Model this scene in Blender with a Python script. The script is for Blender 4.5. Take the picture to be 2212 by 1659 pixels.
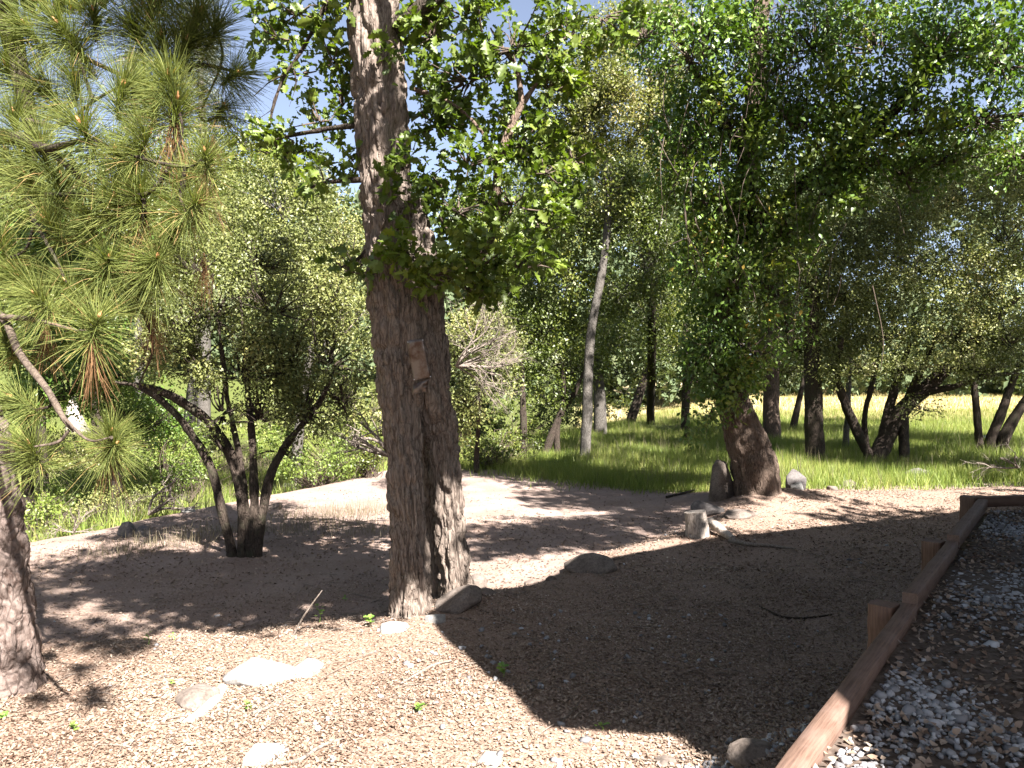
import bpy, math
import numpy as np
from mathutils import Vector

C = bpy.context.scene.collection
for o in list(bpy.data.objects):
    bpy.data.objects.remove(o)

# ------------------------------------------------------------------ camera, sky, sun, exposure
SW, SF, CX, CY = 2212.0, 1736.0, 1106.0, 829.5      # photograph measured on a 2212 px wide view
CAM_Z = 2.6
PITCH = math.atan(29.5 / SF)
cam_d = bpy.data.cameras.new('camera')
cam = bpy.data.objects.new('camera', cam_d)
C.objects.link(cam)
cam.location = (0, 0, CAM_Z)
cam.rotation_euler = (math.pi / 2 - PITCH, 0, 0)
cam_d.sensor_width = 36.0
cam_d.lens = 36.0 * SF / SW
cam_d.clip_start = 0.05
cam_d.clip_end = 2000
bpy.context.scene.camera = cam

SUN_EL, SUN_AZ = 45.0, 30.0                          # azimuth: degrees to the right of straight behind the camera
sx, sy = math.sin(math.radians(SUN_AZ)), -math.cos(math.radians(SUN_AZ))
SUN = np.array([sx * math.cos(math.radians(SUN_EL)), sy * math.cos(math.radians(SUN_EL)), math.sin(math.radians(SUN_EL))])
world = bpy.data.worlds.new('World')
bpy.context.scene.world = world
world.use_nodes = True
wn = world.node_tree
wn.nodes.clear()
w_out = wn.nodes.new('ShaderNodeOutputWorld')
w_bg = wn.nodes.new('ShaderNodeBackground')
w_sky = wn.nodes.new('ShaderNodeTexSky')
w_sky.sky_type = 'NISHITA'
w_sky.sun_disc = False
w_sky.sun_elevation = math.radians(SUN_EL)
w_sky.sun_rotation = math.atan2(sx, sy)
w_sky.air_density = 0.6
w_sky.altitude = 1500
w_sky.dust_density = 3.2
w_sky.ozone_density = 0.8
w_bg.inputs['Strength'].default_value = 0.05
w_hs = wn.nodes.new('ShaderNodeHueSaturation')      # a thin veil of haze: a paler blue
w_hs.inputs['Saturation'].default_value = 0.74
w_hs.inputs['Value'].default_value = 1.0
wn.links.new(w_sky.outputs[0], w_hs.inputs['Color'])
wn.links.new(w_hs.outputs[0], w_bg.inputs['Color'])
wn.links.new(w_bg.outputs[0], w_out.inputs['Surface'])

sun_d = bpy.data.lights.new('sun', 'SUN')
sun_d.energy = 5.0
sun_d.angle = math.radians(0.5)
sun_d.color = (1.0, 0.945, 0.9)
sun = bpy.data.objects.new('sun', sun_d)
C.objects.link(sun)
sun.location = (10, -17, 20)
sun.rotation_euler = Vector(SUN).to_track_quat('Z', 'Y').to_euler()

vs = bpy.context.scene.view_settings
vs.view_transform = 'Standard'
vs.look = 'None'
vs.exposure = 2.75
vs.gamma = 1.0
vs.use_curve_mapping = False
cy = bpy.context.scene.cycles
cy.max_bounces = 6
cy.diffuse_bounces = 3
cy.glossy_bounces = 2
cy.transmission_bounces = 3
cy.transparent_max_bounces = 4
cy.use_denoising = True

RNG = np.random.default_rng(11)

# ------------------------------------------------------------------ numeric helpers
def ray(px, py):
    u, v = (px - CX) / SF, -(py - CY) / SF
    c, s = math.cos(PITCH), math.sin(PITCH)
    d = np.array([u, c + v * s, -s + v * c])
    return d / d[1]

def P(px, py, d):
    return np.array([0, 0, CAM_Z]) + ray(px, py) * d

def M(npx, d):                      # pixels of the photograph at distance d -> metres
    return npx * d / SF

def sstep(a, b, x):
    t = np.clip((x - a) / (b - a), 0, 1)
    return t * t * (3 - 2 * t)

def _h(i):
    i = i.astype(np.uint32)
    i = (i ^ np.uint32(61)) ^ (i >> np.uint32(16))
    i = i * np.uint32(9)
    i = i ^ (i >> np.uint32(4))
    i = i * np.uint32(0x27d4eb2d)
    return (i ^ (i >> np.uint32(15))) / 4294967295.0

def noise3(p):
    p = np.asarray(p, dtype=np.float64)
    i = np.floor(p).astype(np.int64)
    f = p - i
    f = f * f * (3 - 2 * f)
    r = np.zeros(len(p))
    for a in (0, 1):
        for b in (0, 1):
            for c in (0, 1):
                k = (i[:, 0] + a) * 73856093 ^ (i[:, 1] + b) * 19349663 ^ (i[:, 2] + c) * 83492791
                w = (f[:, 0] if a else 1 - f[:, 0]) * (f[:, 1] if b else 1 - f[:, 1]) * (f[:, 2] if c else 1 - f[:, 2])
                r += w * _h(k & 0xffffffff)
    return r

def fbm(p, n=3):
    p = np.asarray(p, dtype=np.float64)
    r, a, t = 0, 0.5, 0
    for k in range(n):
        r = r + a * noise3(p * 2 ** k + 17.3 * k)
        t += a
        a *= 0.5
    return r / t

LA = np.array([-7.35, 12.2])
LB = np.array([-3.3, 21.0])
LN = np.array([-0.908, 0.418])
STONES = np.array([[-9, 6.3], [-4.5, 7.3], [-2.2, 8.1], [-0.8, 8.5], [0.0, 9.3], [1.03, 10.9], [3.06, 13.3], [4.4, 15.4], [6.5, 17.0], [12, 17.6]])

def edge_y(x):
    return np.interp(x, STONES[:, 0], STONES[:, 1])

def grass_y(x):
    return np.interp(x, [-6, -3, -1.3, 0.8, 2.5, 4.2, 6, 8.5, 14], [26, 24, 22, 20, 18.8, 17.6, 18.4, 18.8, 19.3])

def ground(x, y):
    x = np.asarray(x, float)
    y = np.asarray(y, float)
    s = (x - LA[0]) * LN[0] + (y - LA[1]) * LN[1]
    z = -1.3 * sstep(0, 4.5, s) + 0.085 * np.maximum(s - 9, 0) + 0.1 * np.maximum(s - 30, 0)
    z = z + 0.16 * sstep(0.8, -0.5, y - edge_y(x)) * sstep(-9, -3, x)
    z = z - 0.10
    z = z + 0.17 * np.exp(-((x + 0.55) ** 2 + (y - 8.9) ** 2) / 0.5)
    z = z + 0.25 * np.exp(-((x - 4.9) ** 2 + (y - 15.9) ** 2) / 2.2)
    # the bank spilling down from the retaining wall
    dw = (x - 1.1) * 0.82 - (y - 3.0) * 0.57
    z = z + 0.22 * sstep(-1.6, 0.2, dw) * sstep(9.5, 7, y) + 0.5 * sstep(-1.25, 0.0, dw) * sstep(6.0, 4.3, y)
    z = z + 0.012 * np.maximum(y - 45, 0)
    q = np.stack([x.ravel() * 0.35, y.ravel() * 0.35, np.zeros(x.size)], 1)
    z = z + 0.16 * (fbm(q, 2).reshape(x.shape) - 0.5) * sstep(40, 8, y)
    q = np.stack([x.ravel() * 2.1, y.ravel() * 2.1, np.ones(x.size)], 1)
    z = z + 0.05 * (noise3(q).reshape(x.shape) - 0.5) * sstep(30, 8, y)
    return z

def gz(x, y):
    return float(ground(np.array([x]), np.array([y]))[0])

def G(px, py):
    d0 = ray(px, py)
    ts = np.geomspace(1.5, 200, 1500)
    p = np.array([0, 0, CAM_Z]) + ts[:, None] * d0
    below = p[:, 2] < ground(p[:, 0], p[:, 1])
    k = int(np.argmax(below)) if below.any() else len(ts) - 1
    return p[k]

class MB:
    """collects vertices and faces, becomes one mesh object"""
    def __init__(self):
        self.v, self.f3, self.f4, self.r, self.n = [], [], [], [], 0
    def add(self, v, f, rnd=0.5):
        v = np.asarray(v, float).reshape(-1, 3)
        f = np.asarray(f, np.int64)
        (self.f3 if f.shape[1] == 3 else self.f4).append(f + self.n)
        self.r.append(np.full(len(v), rnd) if np.isscalar(rnd) else np.asarray(rnd, float))
        self.v.append(v)
        self.n += len(v)
    def mesh(self, name, mat, origin=(0, 0, 0), smooth=False):
        me = bpy.data.meshes.new(name)
        if self.n:
            v = np.concatenate(self.v) - np.asarray(origin, float)
            tri = np.concatenate(self.f3) if self.f3 else np.zeros((0, 3), np.int64)
            qd = np.concatenate(self.f4) if self.f4 else np.zeros((0, 4), np.int64)
            me.vertices.add(len(v))
            me.vertices.foreach_set('co', v.astype(np.float32).ravel())
            me.loops.add(tri.size + qd.size)
            me.loops.foreach_set('vertex_index', np.concatenate([tri.ravel(), qd.ravel()]).astype(np.int32))
            me.polygons.add(len(tri) + len(qd))
            st = np.concatenate([np.arange(len(tri)) * 3, tri.size + np.arange(len(qd)) * 4])
            me.polygons.foreach_set('loop_start', st.astype(np.int32))
            if smooth:
                me.polygons.foreach_set('use_smooth', np.ones(len(st), bool))
            at = me.attributes.new('rnd', 'FLOAT', 'POINT')
            at.data.foreach_set('value', np.concatenate(self.r).astype(np.float32))
            me.update(calc_edges=True)
            me.validate()
        if mat:
            me.materials.append(mat)
        return me
    def build(self, name, mat, parent=None, smooth=False):
        o = bpy.data.objects.new(name, self.mesh(name, mat, wloc(parent), smooth))
        C.objects.link(o)
        o.parent = parent
        return o

def wloc(o):
    r = np.zeros(3)
    while o is not None:
        r += np.array(o.location)
        o = o.parent
    return r

def tag(o, label=None, cat=None, group=None, kind=None):
    for k, v in (('label', label), ('category', cat), ('group', group), ('kind', kind)):
        if v:
            o[k] = v
    return o

def thing(name, label, cat, loc, group=None):
    o = bpy.data.objects.new(name, None)
    o.empty_display_size = 0.2
    C.objects.link(o)
    o.location = tuple(float(a) for a in loc)
    return tag(o, label, cat, group)

def unit(a):
    return a / np.maximum(np.linalg.norm(a, axis=-1, keepdims=True), 1e-9)

def spline(pts, rad, n):
    pts, rad = np.asarray(pts, float), np.asarray(rad, float)
    q = np.concatenate([[2 * pts[0] - pts[1]], pts, [2 * pts[-1] - pts[-2]]])
    t = np.linspace(0, len(pts) - 1 - 1e-9, n)
    i = t.astype(int)
    f = (t - i)[:, None]
    a, b, c, d = q[i], q[i + 1], q[i + 2], q[i + 3]
    out = 0.5 * (2 * b + (c - a) * f + (2 * a - 5 * b + 4 * c - d) * f ** 2 + (3 * b - a - 3 * c + d) * f ** 3)
    return out, np.interp(t, np.arange(len(rad)), rad)

def frames(pts):
    t = unit(np.gradient(pts, axis=0))
    ref = np.array([1.0, 0, 0]) if abs(t[0][0]) < 0.9 else np.array([0, 0, 1.0])
    u = np.zeros_like(pts)
    prev = ref
    for i in range(len(pts)):
        w = prev - t[i] * prev.dot(t[i])
        prev = w / max(np.linalg.norm(w), 1e-9)
        u[i] = prev
    return t, u, np.cross(t, u)

def tube(mb, pts, rad, seg=8, rings=None, lump=0.0, bark=0.0, fx=6.0, fs=1.3, cap=True, seed=0.0, rnd=0.5, flare=None):
    rings = rings or max(2, len(pts) * 3)
    c, r = spline(pts, rad, rings)
    t, u, w = frames(c)
    s = np.concatenate([[0], np.cumsum(np.linalg.norm(np.diff(c, axis=0), axis=1))])
    a = np.linspace(0, 2 * math.pi, seg, endpoint=False)
    ca, sa = np.cos(a), np.sin(a)
    R = np.repeat(r[:, None], seg, 1)
    if lump:
        q = np.stack([(ca[None] * R * 2.6).ravel(), (sa[None] * R * 2.6).ravel(), np.repeat(s * 1.1, seg)], 1) + seed
        R = R * (1 + lump * (fbm(q, 2).reshape(R.shape) - 0.5) * 2)
    if flare:
        k, amt, ln = flare
        R = R * (1 + amt * np.exp(-s / ln)[:, None] * (0.6 + 0.4 * np.cos(a * k + seed))[None])
    if bark:
        rr = max(r.mean(), 0.02)
        wv = 0.5 * (fbm(np.stack([(ca[None] * R * 3).ravel(), (sa[None] * R * 3).ravel(), np.repeat(s * 2.2, seg)], 1) + seed, 2).reshape(R.shape) - 0.5)
        ph = wv * 0.55
        q = np.stack([(np.cos(a[None] + ph) * rr * fx).ravel(), (np.sin(a[None] + ph) * rr * fx).ravel(), np.repeat(s * fs, seg)], 1) + seed
        n1 = 1 - np.abs(2 * noise3(q) - 1)
        n2 = 1 - np.abs(2 * noise3(q * np.array([1.7, 1.7, 1.9]) + 9) - 1)
        n4 = 1 - np.abs(2 * noise3(q * np.array([0.8, 0.8, 5.0]) + 21) - 1)
        n3 = noise3(q * np.array([3.5, 3.5, 9.0]) + 5)
        plate = np.floor(noise3(q * np.array([0.9, 0.9, 1.6]) + 40) * 5) / 5
        d = -np.clip(n1 * 1.35 - 0.62, 0, 0.7) - 0.7 * np.clip(n2 * 1.4 - 0.82, 0, 0.6) - 0.5 * np.clip(n4 * 1.3 - 0.95, 0, 0.4) + 0.2 * n3 + 0.3 * plate
        R = R + bark * d.reshape(R.shape)
    v = c[:, None] + R[..., None] * (ca[None, :, None] * u[:, None] + sa[None, :, None] * w[:, None])
    v = v.reshape(-1, 3)
    i = np.arange(rings - 1)[:, None] * seg
    j = np.arange(seg)[None]
    j2 = (j + 1) % seg
    f = np.stack([i + j, i + j2, i + seg + j2, i + seg + j], -1).reshape(-1, 4)
    mb.add(v, f, rnd)
    if cap:
        k = len(v)
        for ring, cc, flip in ((0, c[0], 1), (rings - 1, c[-1], 0)):
            vv = np.concatenate([v[ring * seg:(ring + 1) * seg], [cc]])
            ff = np.array([[b, (b + 1) % seg, seg] if not flip else [(b + 1) % seg, b, seg] for b in range(seg)])
            mb.add(vv, ff, rnd)

def pxtube(mb, pts, d, rpx, **kw):
    """a limb given by image points (px, py[, distance]) and radii in photograph pixels"""
    pp, rr = [], []
    for q, r in zip(pts, rpx):
        dd = q[2] if len(q) > 2 else d
        pp.append(P(q[0], q[1], dd))
        rr.append(M(r, dd))
    tube(mb, pp, rr, **kw)
    return pp

# ------------------------------------------------------------------ leaves
def tpl_diamond(w=0.55, fold=0.10):
    v = np.array([[0, 0, 0], [w / 2, 0.45, fold], [0, 1, 0], [-w / 2, 0.45, fold]])
    return v, np.array([[0, 1, 2], [0, 2, 3]])

def tpl_lobed():
    side = [(0.06, 0.04), (0.13, 0.18), (0.30, 0.30), (0.17, 0.40), (0.40, 0.62), (0.20, 0.66), (0.22, 0.88)]
    mid = [(0, 0.02, -0.02), (0, 0.35, -0.03), (0, 0.68, -0.02), (0, 1.0, -0.08)]
    v = [(x, y, 0.25 * x) for x, y in side] + [(-x, y, 0.25 * x) for x, y in side] + mid
    n = 14
    f = []
    for s0, fl in ((0, 0), (7, 1)):
        q = [(s0 + 0, s0 + 1, n), (s0 + 1, s0 + 2, n + 1), (s0 + 1, n + 1, n), (s0 + 2, s0 + 3, n + 1), (s0 + 3, s0 + 4, n + 2), (s0 + 3, n + 2, n + 1),
             (s0 + 4, s0 + 5, n + 2), (s0 + 5, s0 + 6, n + 3), (s0 + 5, n + 3, n + 2)]
        f += [(a, c, b) if fl else (a, b, c) for a, b, c in q]
    return np.array(v), np.array(f)

def tpl_curl():
    v = np.array([[0, 0, 0.12], [0.32, 0.35, 0.0], [-0.30, 0.40, 0.05], [0.22, 0.75, 0.10], [-0.24, 0.72, 0.16], [0, 1.02, 0.30]])
    return v, np.array([[0, 1, 2], [1, 3, 2], [2, 3, 4], [3, 5, 4]])

T_DIA, T_LOB, T_CURL, T_DRY = tpl_diamond(), tpl_lobed(), tpl_curl(), tpl_diamond(0.6, 0.2)

def place(mb, tpl, pos, tip, nrm, size, rnd):
    """copies of a template leaf: tip is the direction of its length, nrm its upper side"""
    v, f = tpl
    y = unit(tip)
    z = unit(nrm - y * np.sum(nrm * y, -1, keepdims=True))
    x = np.cross(y, z)
    R = np.stack([x, y, z], -1)
    vv = np.einsum('nij,kj->nki', R, v) * np.asarray(size).reshape(-1, 1, 1) + pos[:, None]
    n, k = len(pos), len(v)
    ff = (f[None] + (np.arange(n) * k)[:, None, None]).reshape(-1, f.shape[1])
    mb.add(vv.reshape(-1, 3), ff, np.repeat(rnd, k))

def rdir(rng, n):
    return unit(rng.normal(size=(n, 3)))

def crown_points(rng, blobs, leaf, cov, clump=0.22, per=16, gap=0.36, gf=1.4, hang=1.0):
    """leaf positions: each blob (px, py, rx, ry, distance[, depth m[, weight]]) is filled with leafy twig ends"""
    pos, out, tw = [], [], []
    for b in blobs:
        px, py, rx, ry, d = b[:5]
        c = P(px, py, d)
        a, h = M(rx, d), M(ry, d)
        dz = b[5] if len(b) > 5 and b[5] else 0.55 * (a + h)
        w = b[6] if len(b) > 6 else 1.0
        p, o, s = crown_ball(rng, c, np.array([a, dz, h]), leaf, cov * w, clump, per, gap, gf, hang)
        pos.append(p); out.append(o); tw += s
    return np.concatenate(pos), np.concatenate(out), tw

def crown_ball(rng, c, rad, leaf, cov, clump=0.22, per=16, gap=0.36, gf=1.4, hang=1.0):
    n = cov * math.pi * rad[0] * rad[2] / (0.25 * leaf * leaf)
    per, clump = per * 1.5, clump * 0.92
    k = max(3, int(n / per))
    dirs = rdir(rng, k * 3)
    rr = rng.random(k * 3) ** (1 / 2.4)
    q = c + dirs * rr[:, None] * rad
    g = fbm(q * gf + 3.7, 2)
    keep = np.where(g > gap)[0][:k]
    q, dirs = q[keep], dirs[keep]
    k = len(q)
    m = rng.poisson(per, k) + 2
    ids = np.repeat(np.arange(k), m)
    off = rng.normal(size=(len(ids), 3)) * clump * 0.55
    off[:, 2] *= hang
    pos = q[ids] + off
    tw = []
    for i in range(0, k, max(1, k // 26)):
        st = c + (q[i] - c) * 0.15 + np.array([0, 0, -0.25 * rad[2]])
        tw.append((st, q[i]))
    return pos, dirs[ids], tw

def leaves(mb, rng, tpl, pos, out, size, var=0.42, up=0.55, droop=0.25):
    n = len(pos)
    nrm = unit(0.75 * rdir(rng, n) + 0.35 * out + np.array([0, 0, up]))
    tip = unit(rdir(rng, n) + 0.5 * out + np.array([0, 0, -droop]))
    sz = size * (1 - var + 2 * var * rng.random(n)) * (0.75 + 0.5 * noise3(pos * 2.3 + 77.0))
    cl = noise3(pos * 1.1 + 31.0)
    rnd = np.clip(0.55 * rng.random(n) + 0.6 * cl - 0.08, 0, 1)
    place(mb, tpl, pos, tip, nrm, sz, rnd)

def twigs(mb, rng, tw, r=0.012, seg=3):
    for a, b in tw:
        m = (a + b) / 2 + rng.normal(size=3) * 0.12 * np.linalg.norm(b - a)
        tube(mb, [a, m, b], [r * 1.6, r, r * 0.4], seg=seg, rings=5, cap=False, rnd=rng.random())

# ------------------------------------------------------------------ materials
def new_mat(name):
    m = bpy.data.materials.new(name)
    m.use_nodes = True
    nt = m.node_tree
    nt.nodes.clear()
    out = nt.nodes.new('ShaderNodeOutputMaterial')
    return m, nt, out

def node(nt, kind, **kw):
    n = nt.nodes.new(kind)
    for k, v in kw.items():
        if k in n.inputs:
            n.inputs[k].default_value = v
        else:
            setattr(n, k, v)
    return n

def ramp(nt, stops, src, interp='LINEAR'):
    r = nt.nodes.new('ShaderNodeValToRGB')
    r.color_ramp.interpolation = interp
    e = r.color_ramp.elements
    while len(e) < len(stops):
        e.new(0.5)
    for el, (p, c) in zip(e, stops):
        el.position = p
        el.color = (c[0], c[1], c[2], 1)
    nt.links.new(src, r.inputs[0])
    return r.outputs[0]

def attr(nt, name='rnd'):
    a = nt.nodes.new('ShaderNodeAttribute')
    a.attribute_name = name
    return a.outputs['Fac']

def coords(nt, scale=(1, 1, 1), kind='Object'):
    t = nt.nodes.new('ShaderNodeTexCoord')
    m = nt.nodes.new('ShaderNodeMapping')
    m.inputs['Scale'].default_value = scale
    nt.links.new(t.outputs[kind], m.inputs['Vector'])
    return m.outputs[0]

def noise_n(nt, vec, scale, detail=4, rough=0.6):
    n = nt.nodes.new('ShaderNodeTexNoise')
    n.inputs['Scale'].default_value = scale
    n.inputs['Detail'].default_value = detail
    n.inputs['Roughness'].default_value = rough
    nt.links.new(vec, n.inputs['Vector'])
    return n.outputs['Fac']

def mixc(nt, fac, a, b, mode='MIX'):
    m = nt.nodes.new('ShaderNodeMix')
    m.data_type = 'RGBA'
    m.blend_type = mode
    for s, v in ((m.inputs[0], fac), (m.inputs[6], a), (m.inputs[7], b)):
        if hasattr(v, 'is_linked'):
            nt.links.new(v, s)
        else:
            s.default_value = v if not isinstance(v, tuple) else (v[0], v[1], v[2], 1)
    return m.outputs[2]

def bump(nt, h, strength, dist):
    b = nt.nodes.new('ShaderNodeBump')
    b.inputs['Strength'].default_value = strength
    b.inputs['Distance'].default_value = dist
    nt.links.new(h, b.inputs['Height'])
    return b.outputs[0]

def principled(nt, out, col, rough=0.8, spec=0.3, normal=None):
    p = nt.nodes.new('ShaderNodeBsdfPrincipled')
    if hasattr(col, 'is_linked'):
        nt.links.new(col, p.inputs['Base Color'])
    else:
        p.inputs['Base Color'].default_value = (*col, 1)
    p.inputs['Roughness'].default_value = rough
    p.inputs['Specular IOR Level'].default_value = spec
    if normal is not None:
        nt.links.new(normal, p.inputs['Normal'])
    nt.links.new(p.outputs[0], out.inputs['Surface'])
    return p

def leaf_mat(name, stops, trans=0.3, rough=0.45, spec=0.5, tcol=(1.3, 1.5, 0.5)):
    m, nt, out = new_mat(name)
    col = ramp(nt, stops, attr(nt))
    p = principled(nt, out, col, rough, spec)
    t = nt.nodes.new('ShaderNodeBsdfTranslucent')
    nt.links.new(mixc(nt, 1.0, col, tcol, 'MULTIPLY'), t.inputs['Color'])
    mx = nt.nodes.new('ShaderNodeMixShader')
    mx.inputs[0].default_value = trans
    nt.links.new(p.outputs[0], mx.inputs[1])
    nt.links.new(t.outputs[0], mx.inputs[2])
    nt.links.new(mx.outputs[0], out.inputs['Surface'])
    return m

def bark_mat(name, light, dark, scale=1.0, stretch=0.22, bmp=0.6, moss=None):
    m, nt, out = new_mat(name)
    v = coords(nt, (scale, scale, scale * stretch))
    n1 = noise_n(nt, v, 42, 5, 0.7)
    n2 = noise_n(nt, coords(nt), 1.6, 3)
    c1 = ramp(nt, [(0.38, dark), (0.52, light)], n1)
    vd = nt.nodes.new('ShaderNodeVectorMath')
    vd.operation = 'ADD'
    nz = nt.nodes.new('ShaderNodeTexNoise')
    nz.inputs['Scale'].default_value = 7.0
    nt.links.new(v, nz.inputs['Vector'])
    sc_ = nt.nodes.new('ShaderNodeVectorMath')
    sc_.operation = 'SCALE'
    sc_.inputs['Scale'].default_value = 0.14
    nt.links.new(nz.outputs['Color'], sc_.inputs[0])
    nt.links.new(v, vd.inputs[0])
    nt.links.new(sc_.outputs[0], vd.inputs[1])
    vo = nt.nodes.new('ShaderNodeTexVoronoi')
    vo.feature = 'DISTANCE_TO_EDGE'
    vo.inputs['Scale'].default_value = 24.0
    nt.links.new(vd.outputs[0], vo.inputs['Vector'])
    fis = ramp(nt, [(0.0, (0.35, 0.33, 0.31)), (0.10, (1, 1, 1))], vo.outputs['Distance'])
    c1 = mixc(nt, 0.85, c1, fis, 'MULTIPLY')
    c2 = mixc(nt, ramp(nt, [(0.35, (0, 0, 0)), (0.7, (1, 1, 1))], n2), c1, mixc(nt, 0.5, c1, (light[0] * 1.25, light[1] * 1.22, light[2] * 1.2)))
    if moss:
        n3 = noise_n(nt, coords(nt), 5.0, 4)
        c2 = mixc(nt, ramp(nt, [(0.52, (0, 0, 0)), (0.68, (0.7, 0.7, 0.7))], n3), c2, moss)
    hh_ = nt.nodes.new('ShaderNodeMath')
    hh_.operation = 'MULTIPLY_ADD'
    nt.links.new(ramp(nt, [(0.0, (0, 0, 0)), (0.16, (1, 1, 1))], vo.outputs['Distance']), hh_.inputs[0])
    hh_.inputs[1].default_value = 0.8
    nt.links.new(n1, hh_.inputs[2])
    principled(nt, out, c2, 0.9, 0.15, bump(nt, hh_.outputs[0], bmp, 0.03))
    return m

MAT = {}
MAT['oak_leaf'] = leaf_mat('oak_leaf', [(0.0, (0.04125, 0.06944, 0.008415)), (0.55, (0.0935, 0.1322, 0.01377)), (0.85, (0.1512, 0.1792, 0.02142)), (1.0, (0.22, 0.1792, 0.03442))], 0.33, 0.5)
MAT['dark_oak_leaf'] = leaf_mat('dark_oak_leaf', [(0.0, (0.03869, 0.07883, 0.01005)), (0.6, (0.08169, 0.1408, 0.01674)), (0.93, (0.1506, 0.197, 0.0293)), (1.0, (0.3655, 0.2252, 0.04186))], 0.2, 0.45, 0.5)
MAT['live_oak_leaf'] = leaf_mat('live_oak_leaf', [(0.0, (0.0456, 0.05806, 0.016)), (0.5, (0.1094, 0.1239, 0.03328)), (0.85, (0.1824, 0.1887, 0.0608)), (1.0, (0.2462, 0.2032, 0.0768))], 0.16, 0.5, 0.4)
MAT['mid_leaf'] = leaf_mat('mid_leaf', [(0.0, (0.0325, 0.04892, 0.008976)), (0.6, (0.0858, 0.1107, 0.0187)), (1.0, (0.182, 0.1747, 0.03366))], 0.25, 0.45)
MAT['yellow_leaf'] = leaf_mat('yellow_leaf', [(0.0, (0.08, 0.092, 0.024)), (0.6, (0.16, 0.168, 0.052)), (1.0, (0.232, 0.184, 0.072))], 0.3, 0.5)
MAT['bright_leaf'] = leaf_mat('bright_leaf', [(0.0, (0.05962, 0.09494, 0.01748)), (0.6, (0.1291, 0.1727, 0.03059)), (1.0, (0.2186, 0.2158, 0.06118))], 0.3, 0.5)
MAT['grey_needle'] = leaf_mat('grey_needle', [(0.0, (0.088, 0.104, 0.072)), (1.0, (0.176, 0.184, 0.144))], 0.2, 0.6)
MAT['far_leaf'] = leaf_mat('far_leaf', [(0.0, (0.05, 0.07, 0.035)), (0.6, (0.085, 0.11, 0.055)), (1.0, (0.14, 0.15, 0.08))], 0.15, 0.7, 0.1)
MAT['needle'] = leaf_mat('needle', [(0.0, (0.04956, 0.0725, 0.0184)), (0.5, (0.1156, 0.135, 0.0322)), (0.8, (0.1888, 0.2, 0.0575)), (0.82, (0.2124, 0.15, 0.0575)), (1.0, (0.3068, 0.2063, 0.08625))], 0.25, 0.72, 0.2, (1.416, 1.5, 0.69))
MAT['brown_needle'] = leaf_mat('brown_needle', [(0.0, (0.102, 0.051, 0.02295)), (1.0, (0.1836, 0.1071, 0.051))], 0.2, 0.75, 0.15, (1.2, 1, 0.7))
MAT['grass'] = leaf_mat('grass', [(0.0, (0.06222, 0.1047, 0.01759)), (0.5, (0.1555, 0.1982, 0.0391)), (0.8, (0.2489, 0.2533, 0.07331)), (1.0, (0.3941, 0.3526, 0.1466))], 0.3, 0.5, 0.3, (1.244, 1.432, 0.4887))
MAT['dry_grass'] = leaf_mat('dry_grass', [(0.0, (0.1001, 0.0819, 0.0455)), (1.0, (0.2275, 0.1957, 0.1319))], 0.25, 0.6, 0.2, (1, 1, 0.8))
MAT['gold_grass'] = leaf_mat('gold_grass', [(0.0, (0.2, 0.17, 0.065)), (1.0, (0.36, 0.31, 0.14))], 0.25, 0.6, 0.2, (1, 1, 0.7))
MAT['litter'] = leaf_mat('litter', [(0.0, (0.0672, 0.0374, 0.02472)), (0.2, (0.14, 0.0935, 0.06592)), (0.6, (0.224, 0.165, 0.1215)), (0.92, (0.2968, 0.2332, 0.1802)), (1.0, (0.3696, 0.308, 0.2472))], 0.08, 0.6, 0.25, (1, 1, 1))
MAT['seedling'] = leaf_mat('seedling', [(0.0, (0.09, 0.17, 0.03)), (1.0, (0.2, 0.3, 0.06))], 0.3, 0.45)
MAT['oak_bark'] = bark_mat('oak_bark', (0.1631, 0.1327, 0.1102), (0.0521, 0.03865, 0.03038), 1.0, 0.2, 0.5)
MAT['right_bark'] = bark_mat('right_bark', (0.1157, 0.08568, 0.06653), (0.02999, 0.02142, 0.01685), 1.0, 0.25, 0.6)
MAT['pine_bark'] = bark_mat('pine_bark', (0.14, 0.1094, 0.09504), (0.06221, 0.0405, 0.0324), 0.5, 0.5, 0.6)
MAT['dark_bark'] = bark_mat('dark_bark', (0.04752, 0.03643, 0.02851), (0.01584, 0.01188, 0.009504), 1.2, 0.3, 0.6, (0.0396, 0.0396, 0.02376))
MAT['grey_bark'] = bark_mat('grey_bark', (0.09, 0.08248, 0.07252), (0.0375, 0.0325, 0.0275), 0.8, 0.4, 0.4)
MAT['red_bark'] = bark_mat('red_bark', (0.1339, 0.09821, 0.07589), (0.05357, 0.03125, 0.02232), 1.0, 0.4, 0.5)
MAT['dead_wood'] = bark_mat('dead_wood', (0.1964, 0.1652, 0.1384), (0.08928, 0.07142, 0.05803), 1.0, 0.3, 0.4)
MAT['bleached'] = bark_mat('bleached', (0.33, 0.29, 0.25), (0.19, 0.16, 0.14), 1.0, 0.3, 0.3)
MAT['twig'] = bark_mat('twig', (0.08928, 0.06919, 0.05357), (0.03571, 0.02678, 0.02232), 1.0, 0.5, 0.2)

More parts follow.
